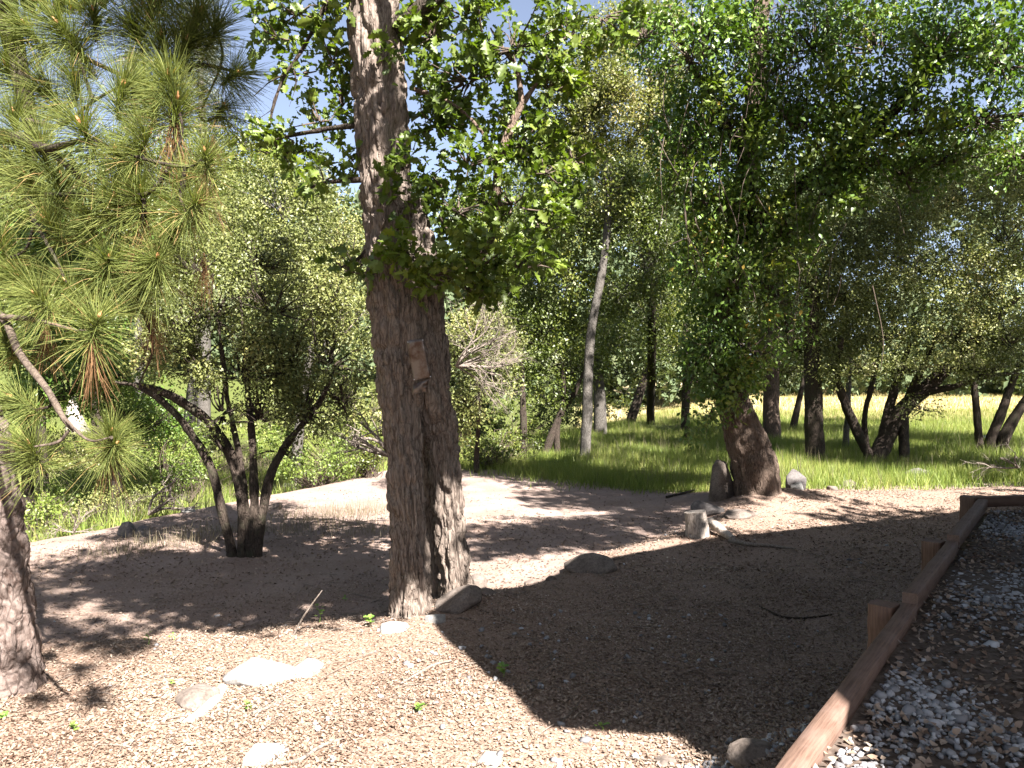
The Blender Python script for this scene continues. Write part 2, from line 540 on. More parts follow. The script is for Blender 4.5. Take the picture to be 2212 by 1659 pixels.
def stone_mat(name, a, b, c):
    m, nt, out = new_mat(name)
    v = coords(nt)
    n1 = noise_n(nt, v, 4, 6, 0.7)
    n2 = noise_n(nt, v, 40, 3, 0.7)
    col = mixc(nt, ramp(nt, [(0.45, (0, 0, 0)), (0.65, (0.6, 0.6, 0.6))], n2), ramp(nt, [(0.3, a), (0.5, b), (0.7, c)], n1), (a[0] * 0.6, a[1] * 0.6, a[2] * 0.6))
    principled(nt, out, col, 0.9, 0.2, bump(nt, n2, 0.4, 0.01))
    return m
MAT['stone'] = stone_mat('stone', (0.0798, 0.06384, 0.0532), (0.1436, 0.117, 0.09842), (0.1915, 0.1649, 0.1436))
MAT['pale_stone'] = stone_mat('pale_stone', (0.1809, 0.1664, 0.149), (0.2532, 0.246, 0.2309), (0.2894, 0.2822, 0.2756))
MAT['grey_stone'] = stone_mat('grey_stone', (0.06384, 0.05586, 0.0532), (0.1064, 0.09576, 0.09044), (0.149, 0.1383, 0.133))

def rail_mat(name, a, b):
    m, nt, out = new_mat(name)
    v = coords(nt, (30, 1.2, 30))
    n1 = noise_n(nt, v, 3.0, 5, 0.7)
    n2 = noise_n(nt, coords(nt), 6, 3)
    col = mixc(nt, ramp(nt, [(0.4, (0, 0, 0)), (0.75, (0.6, 0.6, 0.6))], n2), ramp(nt, [(0.34, a), (0.6, b)], n1), (b[0] * 1.25, b[1] * 1.35, b[2] * 1.5))
    principled(nt, out, col, 0.75, 0.25, bump(nt, n1, 0.5, 0.004))
    return m
MAT['redwood'] = rail_mat('redwood', (0.06825, 0.03924, 0.02785), (0.1433, 0.08956, 0.06497))
MAT['end_grain'] = rail_mat('end_grain', (0.0252, 0.01872, 0.01632), (0.0546, 0.03978, 0.03315))

m, nt, out = new_mat('rusty_metal')
n1 = noise_n(nt, coords(nt), 9, 5, 0.65)
n2 = noise_n(nt, coords(nt, (1, 1, 0.3)), 16, 4, 0.6)
col = mixc(nt, ramp(nt, [(0.4, (0, 0, 0)), (0.62, (1, 1, 1))], n1), (0.06944, 0.04166, 0.02951), (0.1458, 0.1319, 0.1215))
p = principled(nt, out, col, 0.36, 0.5, bump(nt, n2, 0.3, 0.01))
p.inputs['Metallic'].default_value = 0.65
MAT['rusty_metal'] = m
m, nt, out = new_mat('pale_metal')
n1 = noise_n(nt, coords(nt), 12, 4)
p = principled(nt, out, ramp(nt, [(0.35, (0.24, 0.248, 0.256)), (0.7, (0.44, 0.448, 0.456))], n1), 0.4, 0.5)
p.inputs['Metallic'].default_value = 0.5
MAT['pale_metal'] = m
m, nt, out = new_mat('wall_paint')
principled(nt, out, ramp(nt, [(0.3, (0.5, 0.44, 0.36)), (0.7, (0.56, 0.5, 0.42))], noise_n(nt, coords(nt), 3)), 0.8)
MAT['wall_paint'] = m
m, nt, out = new_mat('roof_shingle')
principled(nt, out, ramp(nt, [(0.3, (0.09, 0.08, 0.075)), (0.7, (0.16, 0.14, 0.13))], noise_n(nt, coords(nt), 14)), 0.9)
MAT['roof_shingle'] = m

# ground: dirt, litter, soil under the grass, dry meadow; zones come from vertex attributes
m, nt, out = new_mat('ground')
v = coords(nt)
nA = noise_n(nt, v, 1.3, 5, 0.6)
nB = noise_n(nt, v, 14, 5, 0.75)
nC = noise_n(nt, v, 45, 3, 0.7)
dirt = mixc(nt, ramp(nt, [(0.35, (0, 0, 0)), (0.7, (1, 1, 1))], nA), (0.1965, 0.1427, 0.1178), (0.2655, 0.2076, 0.1794))
dirt = mixc(nt, ramp(nt, [(0.5, (0, 0, 0)), (0.66, (0.4247, 0.415, 0.4285))], nB), dirt, (0.1327, 0.0882, 0.06427))
dirt = mixc(nt, ramp(nt, [(0.55, (0, 0, 0)), (0.7, (0.3185, 0.3113, 0.3214))], nC), dirt, (0.308, 0.2594, 0.225))
lit = ramp(nt, [(0.3, (0.08189, 0.05181, 0.03387)), (0.5, (0.1889, 0.1295, 0.09487)), (0.68, (0.2897, 0.2267, 0.1828))], nC)
soil = ramp(nt, [(0.3, (0.0418, 0.057, 0.0152)), (0.6, (0.0836, 0.0988, 0.0266)), (0.75, (0.1444, 0.1292, 0.057))], nB)
gold = ramp(nt, [(0.3, (0.3078, 0.2539, 0.1231)), (0.65, (0.4232, 0.3617, 0.2078))], nB)
col = mixc(nt, attr(nt, 'litter'), dirt, lit)
col = mixc(nt, attr(nt, 'grass'), col, soil)
col = mixc(nt, attr(nt, 'gold'), col, gold)
principled(nt, out, col, 0.95, 0.1, bump(nt, mixc(nt, 0.5, nB, nC), 0.8, 0.035))
MAT['ground'] = m
m, nt, out = new_mat('pad_soil')
principled(nt, out, ramp(nt, [(0.35, (0.0504, 0.0378, 0.0294)), (0.65, (0.1176, 0.0924, 0.0756))], noise_n(nt, coords(nt), 30)), 0.95, 0.1)
MAT['pad_soil'] = m
m, nt, out = new_mat('gravel_stone')
principled(nt, out, ramp(nt, [(0.0, (0.096, 0.09, 0.09)), (0.5, (0.198, 0.195, 0.198)), (1.0, (0.36, 0.36, 0.366))], attr(nt)), 0.85, 0.3)
MAT['gravel_stone'] = m
m, nt, out = new_mat('hill')
hn = noise_n(nt, coords(nt), 0.12, 6, 0.7)
principled(nt, out, ramp(nt, [(0.35, (0.055, 0.075, 0.04)), (0.65, (0.14, 0.14, 0.075))], hn), 0.95, 0.05)
MAT['hill'] = m

# ------------------------------------------------------------------ setting: ground, hills, gravel pad
def grid_mesh(xs, ys):
    X, Y = np.meshgrid(xs, ys)
    Z = ground(X, Y)
    nx, ny = len(xs), len(ys)
    v = np.stack([X.ravel(), Y.ravel(), Z.ravel()], 1)
    i = np.arange(ny - 1)[:, None] * nx + np.arange(nx - 1)[None]
    f = np.stack([i, i + 1, i + nx + 1, i + nx], -1).reshape(-1, 4)
    return v, f
q = np.linspace(-1, 1, 221)
xs = np.sign(q) * (np.abs(q) * 22 + 500 * np.abs(q) ** 7)
ys = np.concatenate([np.linspace(-60, 2, 24)[:-1], np.linspace(2, 26, 180)[:-1], 26 * (500 / 26) ** np.linspace(0, 1, 70)])
gv, gf = grid_mesh(xs, ys)
mb = MB()
mb.add(gv, gf)
go = mb.build('ground', MAT['ground'], None, True)
tag(go, kind='structure')
gx, gy = gv[:, 0], gv[:, 1]
jit = 1.2 * (fbm(np.stack([gx * 0.8, gy * 0.8, gx * 0], 1), 2) - 0.5)
side = (gx - LA[0]) * LN[0] + (gy - LA[1]) * LN[1]
g_grass = np.maximum(sstep(-0.5, 0.8, gy - grass_y(gx) + jit), sstep(0.6, 2.0, side + jit))
g_lit = sstep(0.8, -0.6, gy - edge_y(gx) + 0.5 * jit) * 0.75 + 0.35 * sstep(2, -3, gx) * sstep(16, 9, gy)
g_gold = sstep(46, 52, gy + 2 * jit) * sstep(0, 4, gx - 0.06 * gy)
for nm, val in (('grass', g_grass), ('litter', np.clip(g_lit, 0, 1)), ('gold', g_gold)):
    a = go.data.attributes.new(nm, 'FLOAT', 'POINT')
    a.data.foreach_set('value', val.astype(np.float32))

# hill beyond the ravine
xs = np.linspace(-260, 260, 120)
ys = np.linspace(100, 330, 50)
X, Y = np.meshgrid(xs, ys)
top = 46 * np.exp(-((X + 60) / 75) ** 2) + 6
Z = gz(0, 100) - 4 + top * sstep(100, 230, Y) * (0.75 + 0.5 * fbm(np.stack([X.ravel() * 0.03, Y.ravel() * 0.03, X.ravel() * 0], 1), 3).reshape(X.shape))
mb = MB()
i = np.arange(49)[:, None] * 120 + np.arange(119)[None]
mb.add(np.stack([X.ravel(), Y.ravel(), Z.ravel()], 1), np.stack([i, i + 1, i + 121, i + 120], -1).reshape(-1, 4))
tag(mb.build('hills', MAT['hill'], None, True), kind='structure')

PAD_Z = 1.08
B0, B1 = np.array([1.1, 3.03]), np.array([5.12, 8.72])          # rail line
BD = (B1 - B0) / np.linalg.norm(B1 - B0)
BN = np.array([BD[1], -BD[0]])
RET = np.array([0.985, 0.17])                                   # the return leg at the far corner
def in_pad(x, y, m=0.0):
    a = (x - B0[0]) * BN[0] + (y - B0[1]) * BN[1]
    nn = np.array([RET[1], -RET[0]])
    b = (x - B1[0]) * nn[0] + (y - B1[1]) * nn[1]
    return (a > m) & (b > m)
start = B0 - BD * 14
far = B1 + RET * 14
poly = [start, B1, far, far + np.array([0, -26]), start + np.array([16, -6])]
# a finely cut sheet so that the gravel surface can roll a little
xs, ys = np.linspace(-8, 20, 140), np.linspace(-14, 12, 130)
X, Y = np.meshgrid(xs, ys)
ok = in_pad(X, Y, -0.02)
Z = PAD_Z + 0.05 * (fbm(np.stack([X.ravel() * 1.5, Y.ravel() * 1.5, X.ravel() * 0], 1), 2).reshape(X.shape) - 0.5)
i = (np.arange(129)[:, None] * 140 + np.arange(139)[None])
okf = ok[:-1, :-1] | ok[1:, 1:] | ok[:-1, 1:] | ok[1:, :-1]
f = np.stack([i, i + 1, i + 141, i + 140], -1)[okf]
# pull the border vertices onto the rail line
A = (X - B0[0]) * BN[0] + (Y - B0[1]) * BN[1]
nn = np.array([RET[1], -RET[0]])
Bq = (X - B1[0]) * nn[0] + (Y - B1[1]) * nn[1]
X2 = X - np.minimum(A - 0.03, 0) * BN[0] - np.minimum(Bq - 0.03, 0) * nn[0]
Y2 = Y - np.minimum(A - 0.03, 0) * BN[1] - np.minimum(Bq - 0.03, 0) * nn[1]
mb = MB()
mb.add(np.stack([X2.ravel(), Y2.ravel(), Z.ravel()], 1), f)
tag(mb.build('gravel_pad', MAT['pad_soil'], None, True), kind='structure')

# ------------------------------------------------------------------ retaining wall with its rail
def beam(name, a, b, w, h, mat, parent, ba=0.006):
    """a squared timber from a to b (its top centre line), chamfered"""
    a, b = np.asarray(a, float), np.asarray(b, float)
    L = np.linalg.norm(b - a)
    y = (b - a) / L
    x = unit(np.cross(y, [0, 0, 1.0]))
    z = np.cross(x, y)
    c = ba
    prof = [(-w / 2 + c, 0), (w / 2 - c, 0), (w / 2, -c), (w / 2, -h + c), (w / 2 - c, -h), (-w / 2 + c, -h), (-w / 2, -h + c), (-w / 2, -c)]
    n = 12
    v = []
    for k in range(n + 1):
        s = L * k / n
        wob = 0.003 * math.sin(k * 2.1 + a[0] * 7)
        for (px_, pz_) in prof:
            v.append((px_ + wob, s, pz_ + 0.002 * math.sin(k * 1.3)))
    f = []
    for k in range(n):
        for j in range(8):
            f.append((k * 8 + j, k * 8 + (j + 1) % 8, (k + 1) * 8 + (j + 1) % 8, (k + 1) * 8 + j))
    m_ = MB()
    m_.add(v, f)
    m_.add(np.array(v[:8]), [(0, 7, 6, 1), (1, 6, 5, 2), (2, 5, 4, 3)])
    m_.add(np.array(v[-8:]), [(0, 1, 6, 7), (1, 2, 5, 6), (2, 3, 4, 5)])
    me = m_.mesh(name, mat)
    o = bpy.data.objects.new(name, me)
    C.objects.link(o)
    o.parent = parent
    from mathutils import Matrix
    o.matrix_local = Matrix(((x[0], y[0], z[0], 0), (x[1], y[1], z[1], 0), (x[2], y[2], z[2], 0), (0, 0, 0, 1)))
    o.location = tuple(a - wloc(parent))
    return o
wall = thing('retaining_wall', 'low brown timber retaining wall with posts holding back the gravel', 'wall', (B0[0], B0[1], 0))
RT = CAM_Z - 1.42
J1, J2 = 0.345, 0.64
Lr = np.linalg.norm(B1 - B0)
def on_rail(t, z):
    q = B0 + BD * Lr * t
    return np.array([q[0], q[1], z])
beam('rail', on_rail(-0.35, RT - 0.02), on_rail(J1 - 0.002, RT - 0.035), 0.09, 0.11, MAT['redwood'], wall)
beam('rail', on_rail(J1, RT + 0.03), on_rail(J2 - 0.002, RT + 0.0), 0.087, 0.11, MAT['redwood'], wall)
beam('rail', on_rail(J2, RT + 0.05), on_rail(1.0, RT + 0.02), 0.09, 0.11, MAT['redwood'], wall)
e = B1 + RET * 0.03
beam('rail', (e[0] - 0.08, e[1] + 0.07, RT + 0.03), (e[0] + RET[0] * 5, e[1] + 0.07 + RET[1] * 5, RT + 0.03), 0.1, 0.11, MAT['redwood'], wall)
for k in range(5):
    zt = RT - 0.15 - k * 0.205
    off = -BN * 0.012
    a = on_rail(-0.35, zt) + np.array([off[0], off[1], 0])
    b = on_rail(1.0, zt - 0.02) + np.array([off[0], off[1], 0])
    beam('plank', a, b, 0.05, 0.2, MAT['redwood'], wall)
    beam('plank', (e[0], e[1] + 0.06, zt), (e[0] + RET[0] * 5, e[1] + 0.06 + RET[1] * 5, zt), 0.05, 0.2, MAT['redwood'], wall)
for t, w_, top in ((0.318, 0.15, -0.03), (0.617, 0.15, 0.0), (0.99, 0.12, 0.04)):
    q = B0 + BD * Lr * t - BN * 0.145
    zb = gz(q[0], q[1]) - 0.1
    po = beam('post', (q[0], q[1], zb), (q[0] + 0.001, q[1] + 0.001, RT + top), 0.145, 0.145, MAT['redwood'], wall, 0.008)
    po.rotation_mode = 'XYZ'

# gravel and litter on the pad
def stones(name, pts, size, mat):
    t = (1 + 5 ** 0.5) / 2
    iv = unit(np.array([[-1, t, 0], [1, t, 0], [-1, -t, 0], [1, -t, 0], [0, -1, t], [0, 1, t], [0, -1, -t], [0, 1, -t], [t, 0, -1], [t, 0, 1], [-t, 0, -1], [-t, 0, 1]], float))
    jf = np.array([[0, 11, 5], [0, 5, 1], [0, 1, 7], [0, 7, 10], [0, 10, 11], [1, 5, 9], [5, 11, 4], [11, 10, 2], [10, 7, 6], [7, 1, 8], [3, 9, 4], [3, 4, 2], [3, 2, 6], [3, 6, 8], [3, 8, 9], [4, 9, 5], [2, 4, 11], [6, 2, 10], [8, 6, 7], [9, 8, 1]])
    n = len(pts)
    v = iv[None] * (1 + 0.35 * RNG.normal(size=(n, 12, 1)).clip(-1, 1)) * (0.7 + 0.6 * RNG.random((n, 1, 3))) * np.array([1, 1, 0.75])
    a = RNG.random(n) * 6.28
    ca, sa = np.cos(a)[:, None], np.sin(a)[:, None]
    v = np.stack([v[..., 0] * ca - v[..., 1] * sa, v[..., 0] * sa + v[..., 1] * ca, v[..., 2]], -1)
    s = size * np.exp(RNG.normal(size=n) * 0.35)
    v = v * s[:, None, None] + pts[:, None]
    m_ = MB()
    m_.add(v.reshape(-1, 3), (jf[None] + (np.arange(n) * 12)[:, None, None]).reshape(-1, 3), np.repeat(RNG.random(n), 12))
    o = m_.build(name, mat)
    return o
n = 110000
px_ = RNG.uniform(0.5, 8, n)
py_ = RNG.uniform(1.8, 9.2, n)
dens = fbm(np.stack([px_ * 1.1, py_ * 1.1, px_ * 0], 1), 3)
k = in_pad(px_, py_, 0.08) & (px_ / py_ < 0.72) & (RNG.random(n) < np.clip((dens - 0.47) * 4.5, 0.08, 0.85) * (3.0 / np.maximum(py_, 3)) ** 0.6)
pts = np.stack([px_[k], py_[k], np.full(k.sum(), PAD_Z + 0.004)], 1)
tag(stones('gravel', pts, 0.0125, MAT['gravel_stone']), 'pale grey gravel lying on the raised pad behind the timber rail', 'gravel', kind='stuff')
n = 900
q = np.stack([RNG.normal(0.85, 0.42, n), RNG.normal(4.55, 0.16, n)], 1)
n2 = 160
q2 = np.stack([RNG.uniform(-1.5, 3, n2), RNG.uniform(5, 8.5, n2)], 1)
q = np.concatenate([q, q2])
pts = np.stack([q[:, 0], q[:, 1], ground(q[:, 0], q[:, 1]) + 0.01], 1)
tag(stones('spilled_gravel', pts, 0.017, MAT['gravel_stone']), 'pale gravel spilled on the leaf litter below the rail', 'gravel', kind='stuff')

# leaf litter
def litter(pts, zf, smin, smax, name, label):
    n = len(pts)
    pos = np.stack([pts[:, 0], pts[:, 1], zf + 0.012 * RNG.random(n)], 1)
    nrm = unit(np.stack([RNG.normal(size=n) * 0.45, RNG.normal(size=n) * 0.45, np.ones(n)], 1))
    tip = unit(np.stack([RNG.normal(size=n), RNG.normal(size=n), RNG.normal(size=n) * 0.25], 1))
    m_ = MB()
    rn = np.clip(0.75 * RNG.random(n) + 0.5 * fbm(pos * np.array([0.9, 0.9, 0]) + 5, 2) - 0.12, 0, 1)
    sz = RNG.uniform(smin, smax, n) * (1 + 0.5 * (pos[:, 1] > 10))
    nr = pos[:, 1] < 6.3
    for tp, kk in ((T_CURL, nr), (T_DRY, ~nr)):
        place(m_, tp, pos[kk], tip[kk], nrm[kk], sz[kk], rn[kk])
    return tag(m_.build(name, MAT['litter']), label, 'leaf litter', kind='stuff')
n = 450000
y = 3.2 * (18.5 / 3.2) ** RNG.random(n)
x = (RNG.random(n) * 2 - 1) * (0.68 * y + 0.6)
cl = fbm(np.stack([x * 1.3, y * 1.3, x * 0 + 4], 1), 3)
zone = np.clip(sstep(0.9, -0.7, y - edge_y(x)) + 0.4, 0, 1)
zone = zone * np.where((y > edge_y(x) + 1) & (y > 15), 0.4, 1.0)
k = (~in_pad(x, y, -0.05)) & (RNG.random(n) < zone * np.clip((cl - 0.24) * 3.2, 0.3, 1)) & (y < grass_y(x)) & ((x - LA[0]) * LN[0] + (y - LA[1]) * LN[1] < 0)
k &= RNG.random(n) < np.where(y > 10, 0.45, 0.8)
x, y = x[k], y[k]
litter(np.stack([x, y], 1), ground(x, y), 0.013, 0.038, 'leaf_litter', 'dry brown oak leaves covering the slope below the trees')
n = 30000
x, y = RNG.uniform(0.5, 8, n), RNG.uniform(1.8, 9.2, n)
cl = fbm(np.stack([x * 1.1, y * 1.1, x * 0], 1), 3)
k = in_pad(x, y, 0.06) & (x / y < 0.72) & (cl < 0.64)
litter(np.stack([x[k], y[k]], 1), np.full(k.sum(), PAD_Z + 0.012), 0.018, 0.05, 'pad_litter', 'brown dead leaves scattered over the gravel pad')

n = 1100
y = 3.4 * (15 / 3.4) ** RNG.random(n)
x = (RNG.random(n) * 2 - 1) * (0.66 * y + 0.4)
k = (~in_pad(x, y, -0.15)) & (y < edge_y(x) + 2.5)
m_ = MB()
for x_, y_ in zip(x[k], y[k]):
    L = RNG.uniform(0.03, 0.16) * (1.8 if RNG.random() < 0.12 else 1)
    a = RNG.random() * 6.283
    dx_, dy_ = math.cos(a) * L, math.sin(a) * L
    z0, z1 = gz(x_ - dx_, y_ - dy_), gz(x_ + dx_, y_ + dy_)
    bend = RNG.normal() * 0.15 * L
    r = RNG.uniform(0.002, 0.005)
    tube(m_, [(x_ - dx_, y_ - dy_, z0 + 0.012), (x_ - dy_ / L * bend, y_ + dx_ / L * bend, (z0 + z1) / 2 + 0.02), (x_ + dx_, y_ + dy_, z1 + 0.014)], [r, r, r * 0.5], seg=4, rings=4, cap=False)
tag(m_.build('twig_litter', MAT['dead_wood']), 'thin dry twigs strewn through the leaf litter', 'twigs', kind='stuff')
n = 130
y = 4.0 * (13 / 4.0) ** RNG.random(n)
x = (RNG.random(n) * 2 - 1) * (0.66 * y + 0.4)
k = (~in_pad(x, y, -0.1)) & (y < edge_y(x) + 1.5)
tag(stones('loose_pebbles', np.stack([x[k], y[k], ground(x[k], y[k]) + 0.006], 1), 0.02, MAT['gravel_stone']), 'loose pale pebbles scattered in the leaf litter', 'pebbles', kind='stuff')

# ------------------------------------------------------------------ the house behind (it throws the big roof shadow)
HS = dict(h=5.5, poly=[(1.91, 3.43), (2.96, 0.87), (3.9, 0.77), (4.0, 0.2), (3.74, -0.3), (3.72, -1.6), (16.0, -1.6), (16.0, 12.9), (10.28, 9.15), (5.85, 7.2), (3.57, 5.45)])
house = thing('house', 'house standing outside the view whose eave shades the slope', 'house', (8, -1, PAD_Z))
m_ = MB()
pl = np.array(HS['poly'])
n = len(pl)
v = np.concatenate([np.c_[pl, np.full(n, HS['h'])], np.c_[pl, np.full(n, HS['h'] + 0.22)]])
ctr = pl.mean(0)
v = np.concatenate([v, [[*ctr, HS['h']], [*ctr, HS['h'] + 1.2]]])
m_.add(v, [(a, (a + 1) % n, n + (a + 1) % n, n + a) for a in range(n)])
m_.add(v, [((a + 1) % n, a, 2 * n) for a in range(n)] + [(n + a, n + (a + 1) % n, 2 * n + 1) for a in range(n)])
m_.build('roof', MAT['roof_shingle'], house)
m_ = MB()
for x0, y0, x1, y1 in ((6.0, -1.4, 15.6, -1.2), (6.0, -1.2, 6.2, 2.2), (15.4, -1.2, 15.6, 8)):
    vv = [(x0, y0, PAD_Z - 0.3), (x1, y0, PAD_Z - 0.3), (x1, y1, PAD_Z - 0.3), (x0, y1, PAD_Z - 0.3)]
    vv += [(a, b, HS['h'] - 0.005) for a, b, _ in vv]
    m_.add(vv, [(0, 1, 5, 4), (1, 2, 6, 5), (2, 3, 7, 6), (3, 0, 4, 7), (3, 2, 1, 0), (4, 5, 6, 7)])
m_.build('wall', MAT['wall_paint'], house)

# ------------------------------------------------------------------ trees
SHADE_OAKS = [((9.5, -4.5), 'unseen oak added over the house roof to darken the shade', [(7.5, 0.5, 8.5, 2.0), (9.5, 2.5, 9, 2.2), (11.5, 1.5, 9, 2.4), (11.5, 5, 9.5, 1.8), (9, -1, 9.5, 2.2), (13, -2, 9, 2.6)]),
        ((-6, -6), 'unseen oak added behind the slope to block sky light', [(-6, -6, 6.5, 3.0), (-2.5, -8, 7, 3.0), (-10, -5, 6.5, 3.2), (1.5, -9.5, 8, 3.0)]),
        ((-13, 4), 'unseen oak added beside the slope to block sky light', [(-12, 4, 5.5, 3.0), (-14, 8, 6, 3.0), (-12.5, 0, 6, 2.8)]),
        ((17, 11), 'unseen oak added beyond the gravel to block sky light', [(16.5, 11, 6, 3.0), (17, 15.5, 6.5, 2.8), (14.5, 8, 6.5, 2.4)])]

def twig_part(tw, rng, mat, parent, r=0.012):
    m_ = MB()
    twigs(m_, rng, tw, r)
    return tag(m_.build('twigs', mat, parent), kind='stuff')

def sun_ball(px, py, h, r, flat=0.45):
    """an added leaf ball that shades the ground seen at (px, py): centre at height h towards the sun"""
    g = G(px, py)
    return g + SUN / SUN[2] * h, np.array([r, r, r * flat])

rng = np.random.default_rng(55)
for (x_, y_), lab, balls in SHADE_OAKS:  # oaks added out of view to block sky light
    root = thing('added_shade_oak', lab, 'tree', (x_, y_, gz(x_, y_)))
    m_ = MB()
    tube(m_, [(x_, y_, -0.6), (x_ + 0.1, y_, 2.5), (x_, y_ + 0.1, 5.5)], [0.4, 0.3, 0.16], seg=24, rings=30, lump=0.1)
    m_.build('trunk', MAT['dark_bark'], root, True)
    m_, m2 = MB(), MB()
    for bx, by, bz, br_ in balls:
        p_, o_, t_ = crown_ball(rng, np.array([bx, by, bz]), np.array([br_, br_, br_ * 0.7]), 0.26, 2.4, 0.4, 14, 0.3, 0.7)
        leaves(m_, rng, T_DIA, p_, o_, 0.26)
        tube(m2, [(x_, y_, 2.6), ((x_ + bx) / 2, (y_ + by) / 2, (bz + 4) / 2), (bx, by, bz)], [0.16, 0.11, 0.05], seg=8, rings=12)
    m_.build('crown', MAT['dark_oak_leaf'], root)
    m2.build('limbs', MAT['dark_bark'], root, True)

# --- twin trunk oak
D0 = 8.45
b = P(890, 1335, D0)
oak = thing('twin_oak', 'large oak with two deeply furrowed trunks joined above a dark crevice', 'tree', (b[0], b[1], gz(b[0], b[1])))
m_ = MB()
tr = [(893, 1375), (891, 1325), (887, 1230), (880, 1100), (872, 980), (862, 860), (856, 740), (846, 620), (841, 540), (833, 400), (821, 200), (806, 0), (795, -250), (790, -700)]
pxtube(m_, tr, D0, [47, 44, 41, 40, 40, 44, 49, 52, 53, 56, 58, 56, 52, 40], seg=150, rings=350, lump=0.05, bark=0.075, fx=13, fs=3.4, seed=3.1, flare=(3, 0.26, 0.28))
m_.build('trunk', MAT['oak_bark'], oak, True)
m_ = MB()
tr = [(994, 1320, 8.98), (987, 1280, 8.98), (975, 1170, 8.93), (965, 1040, 8.85), (954, 940, 8.76), (934, 850, 8.65), (921, 740, 8.6), (911, 630, 8.55), (903, 560, 8.5), (893, 490, 8.45), (884, 420, 8.45)]
pxtube(m_, tr, D0, [42, 38, 36, 35, 39, 44, 48, 48, 44, 36, 26], seg=130, rings=230, lump=0.06, bark=0.075, fx=13, fs=3.4, seed=12.7, flare=(3, 0.26, 0.3))
m_.build('trunk', MAT['oak_bark'], oak, True)
m_ = MB()   # the bark swelling that fills the fork
pxtube(m_, [(903, 960, 8.75), (901, 890, 8.5), (892, 800, 8.42), (886, 690, 8.4), (878, 600, 8.4)], 8.4, [6, 16, 28, 34, 22], seg=60, rings=160, lump=0.1, bark=0.045, fx=13, fs=3.2, seed=7)
m_.build('bark_ridge', MAT['oak_bark'], oak, True)
m_ = MB()
pxtube(m_, [(948, 1330, 9.35), (938, 1200, 9.4), (928, 1080, 9.35), (917, 950, 9.2), (905, 820, 8.8)], 9, [22, 19, 18, 19, 22], seg=50, rings=130, lump=0.1, bark=0.03, fx=13, fs=3.2, seed=17)
m_.build('bark_ridge', MAT['oak_bark'], oak, True)
def limb(parent, pts, d, rpx, mat, seg=14, bark=0.012, name='limb', seed=None, rings=None):
    m_ = MB()
    pp = pxtube(m_, pts, d, rpx, seg=seg, rings=rings or len(pts) * 9, lump=0.12, bark=bark, fx=18, fs=5, seed=(pts[0][0] * 0.37 if seed is None else seed))
    m_.build(name, mat, parent, True)
    return pp
limb(oak, [(905, 610, 8.75), (960, 590, 8.75), (1030, 550, 8.6), (1066, 500, 8.5), (1072, 430, 8.4), (1078, 355, 8.3), (1098, 290, 8.3), (1128, 225, 8.3), (1160, 180, 8.3)], 8.3, [16, 12, 11, 11, 11, 10, 10, 8, 5], MAT['red_bark'], 18)
limb(oak, [(1128, 228, 8.3), (1115, 150, 8.3), (1090, 110, 8.3), (1060, 60, 8.3)], 8.3, [8, 7, 5, 2], MAT['red_bark'])
limb(oak, [(1080, 350, 8.3), (1050, 300, 8.3), (1010, 250, 8.3), (960, 215, 8.35), (890, 190, 8.4)], 8.3, [6, 5, 4, 5, 6], MAT['red_bark'])
limb(oak, [(800, 270, 8.45), (730, 275, 8.5), (670, 285, 8.6), (600, 300, 8.7), (560, 320, 8.7)], 8.5, [9, 7, 5.5, 4, 2], MAT['dark_bark'])
limb(oak, [(760, -90, 8.4), (700, 20, 8.5), (660, 95, 8.5), (615, 165, 8.5), (590, 230, 8.5), (585, 265, 8.5)], 8.5, [9, 7, 5, 4, 3, 1.5], MAT['dark_bark'])
limb(oak, [(617, 160, 8.5), (580, 180, 8.5), (545, 210, 8.5)], 8.5, [3, 2, 1], MAT['dark_bark'])
limb(oak, [(630, 140, 8.5), (640, 180, 8.5), (625, 230, 8.5)], 8.5, [2.5, 1.8, 0.8], MAT['dark_bark'])
limb(oak, [(590, 235, 8.5), (560, 255, 8.5), (540, 250, 8.5)], 8.5, [2, 1.4, 0.7], MAT['dark_bark'])
limb(oak, [(805, 530, 8.4), (770, 560, 8.4), (720, 585, 8.3)], 8.4, [7, 4, 2], MAT['dark_bark'])
limb(oak, [(850, 60, 8.4), (960, -20, 8.3), (1100, -140, 8.2), (1250, -330, 8.0)], 8.3, [20, 17, 14, 8], MAT['dark_bark'])
limb(oak, [(830, 385, 8.3), (700, 395, 8.6), (650, 420, 8.6)], 8.5, [9, 5, 2], MAT['dark_bark'])
rng = np.random.default_rng(5)
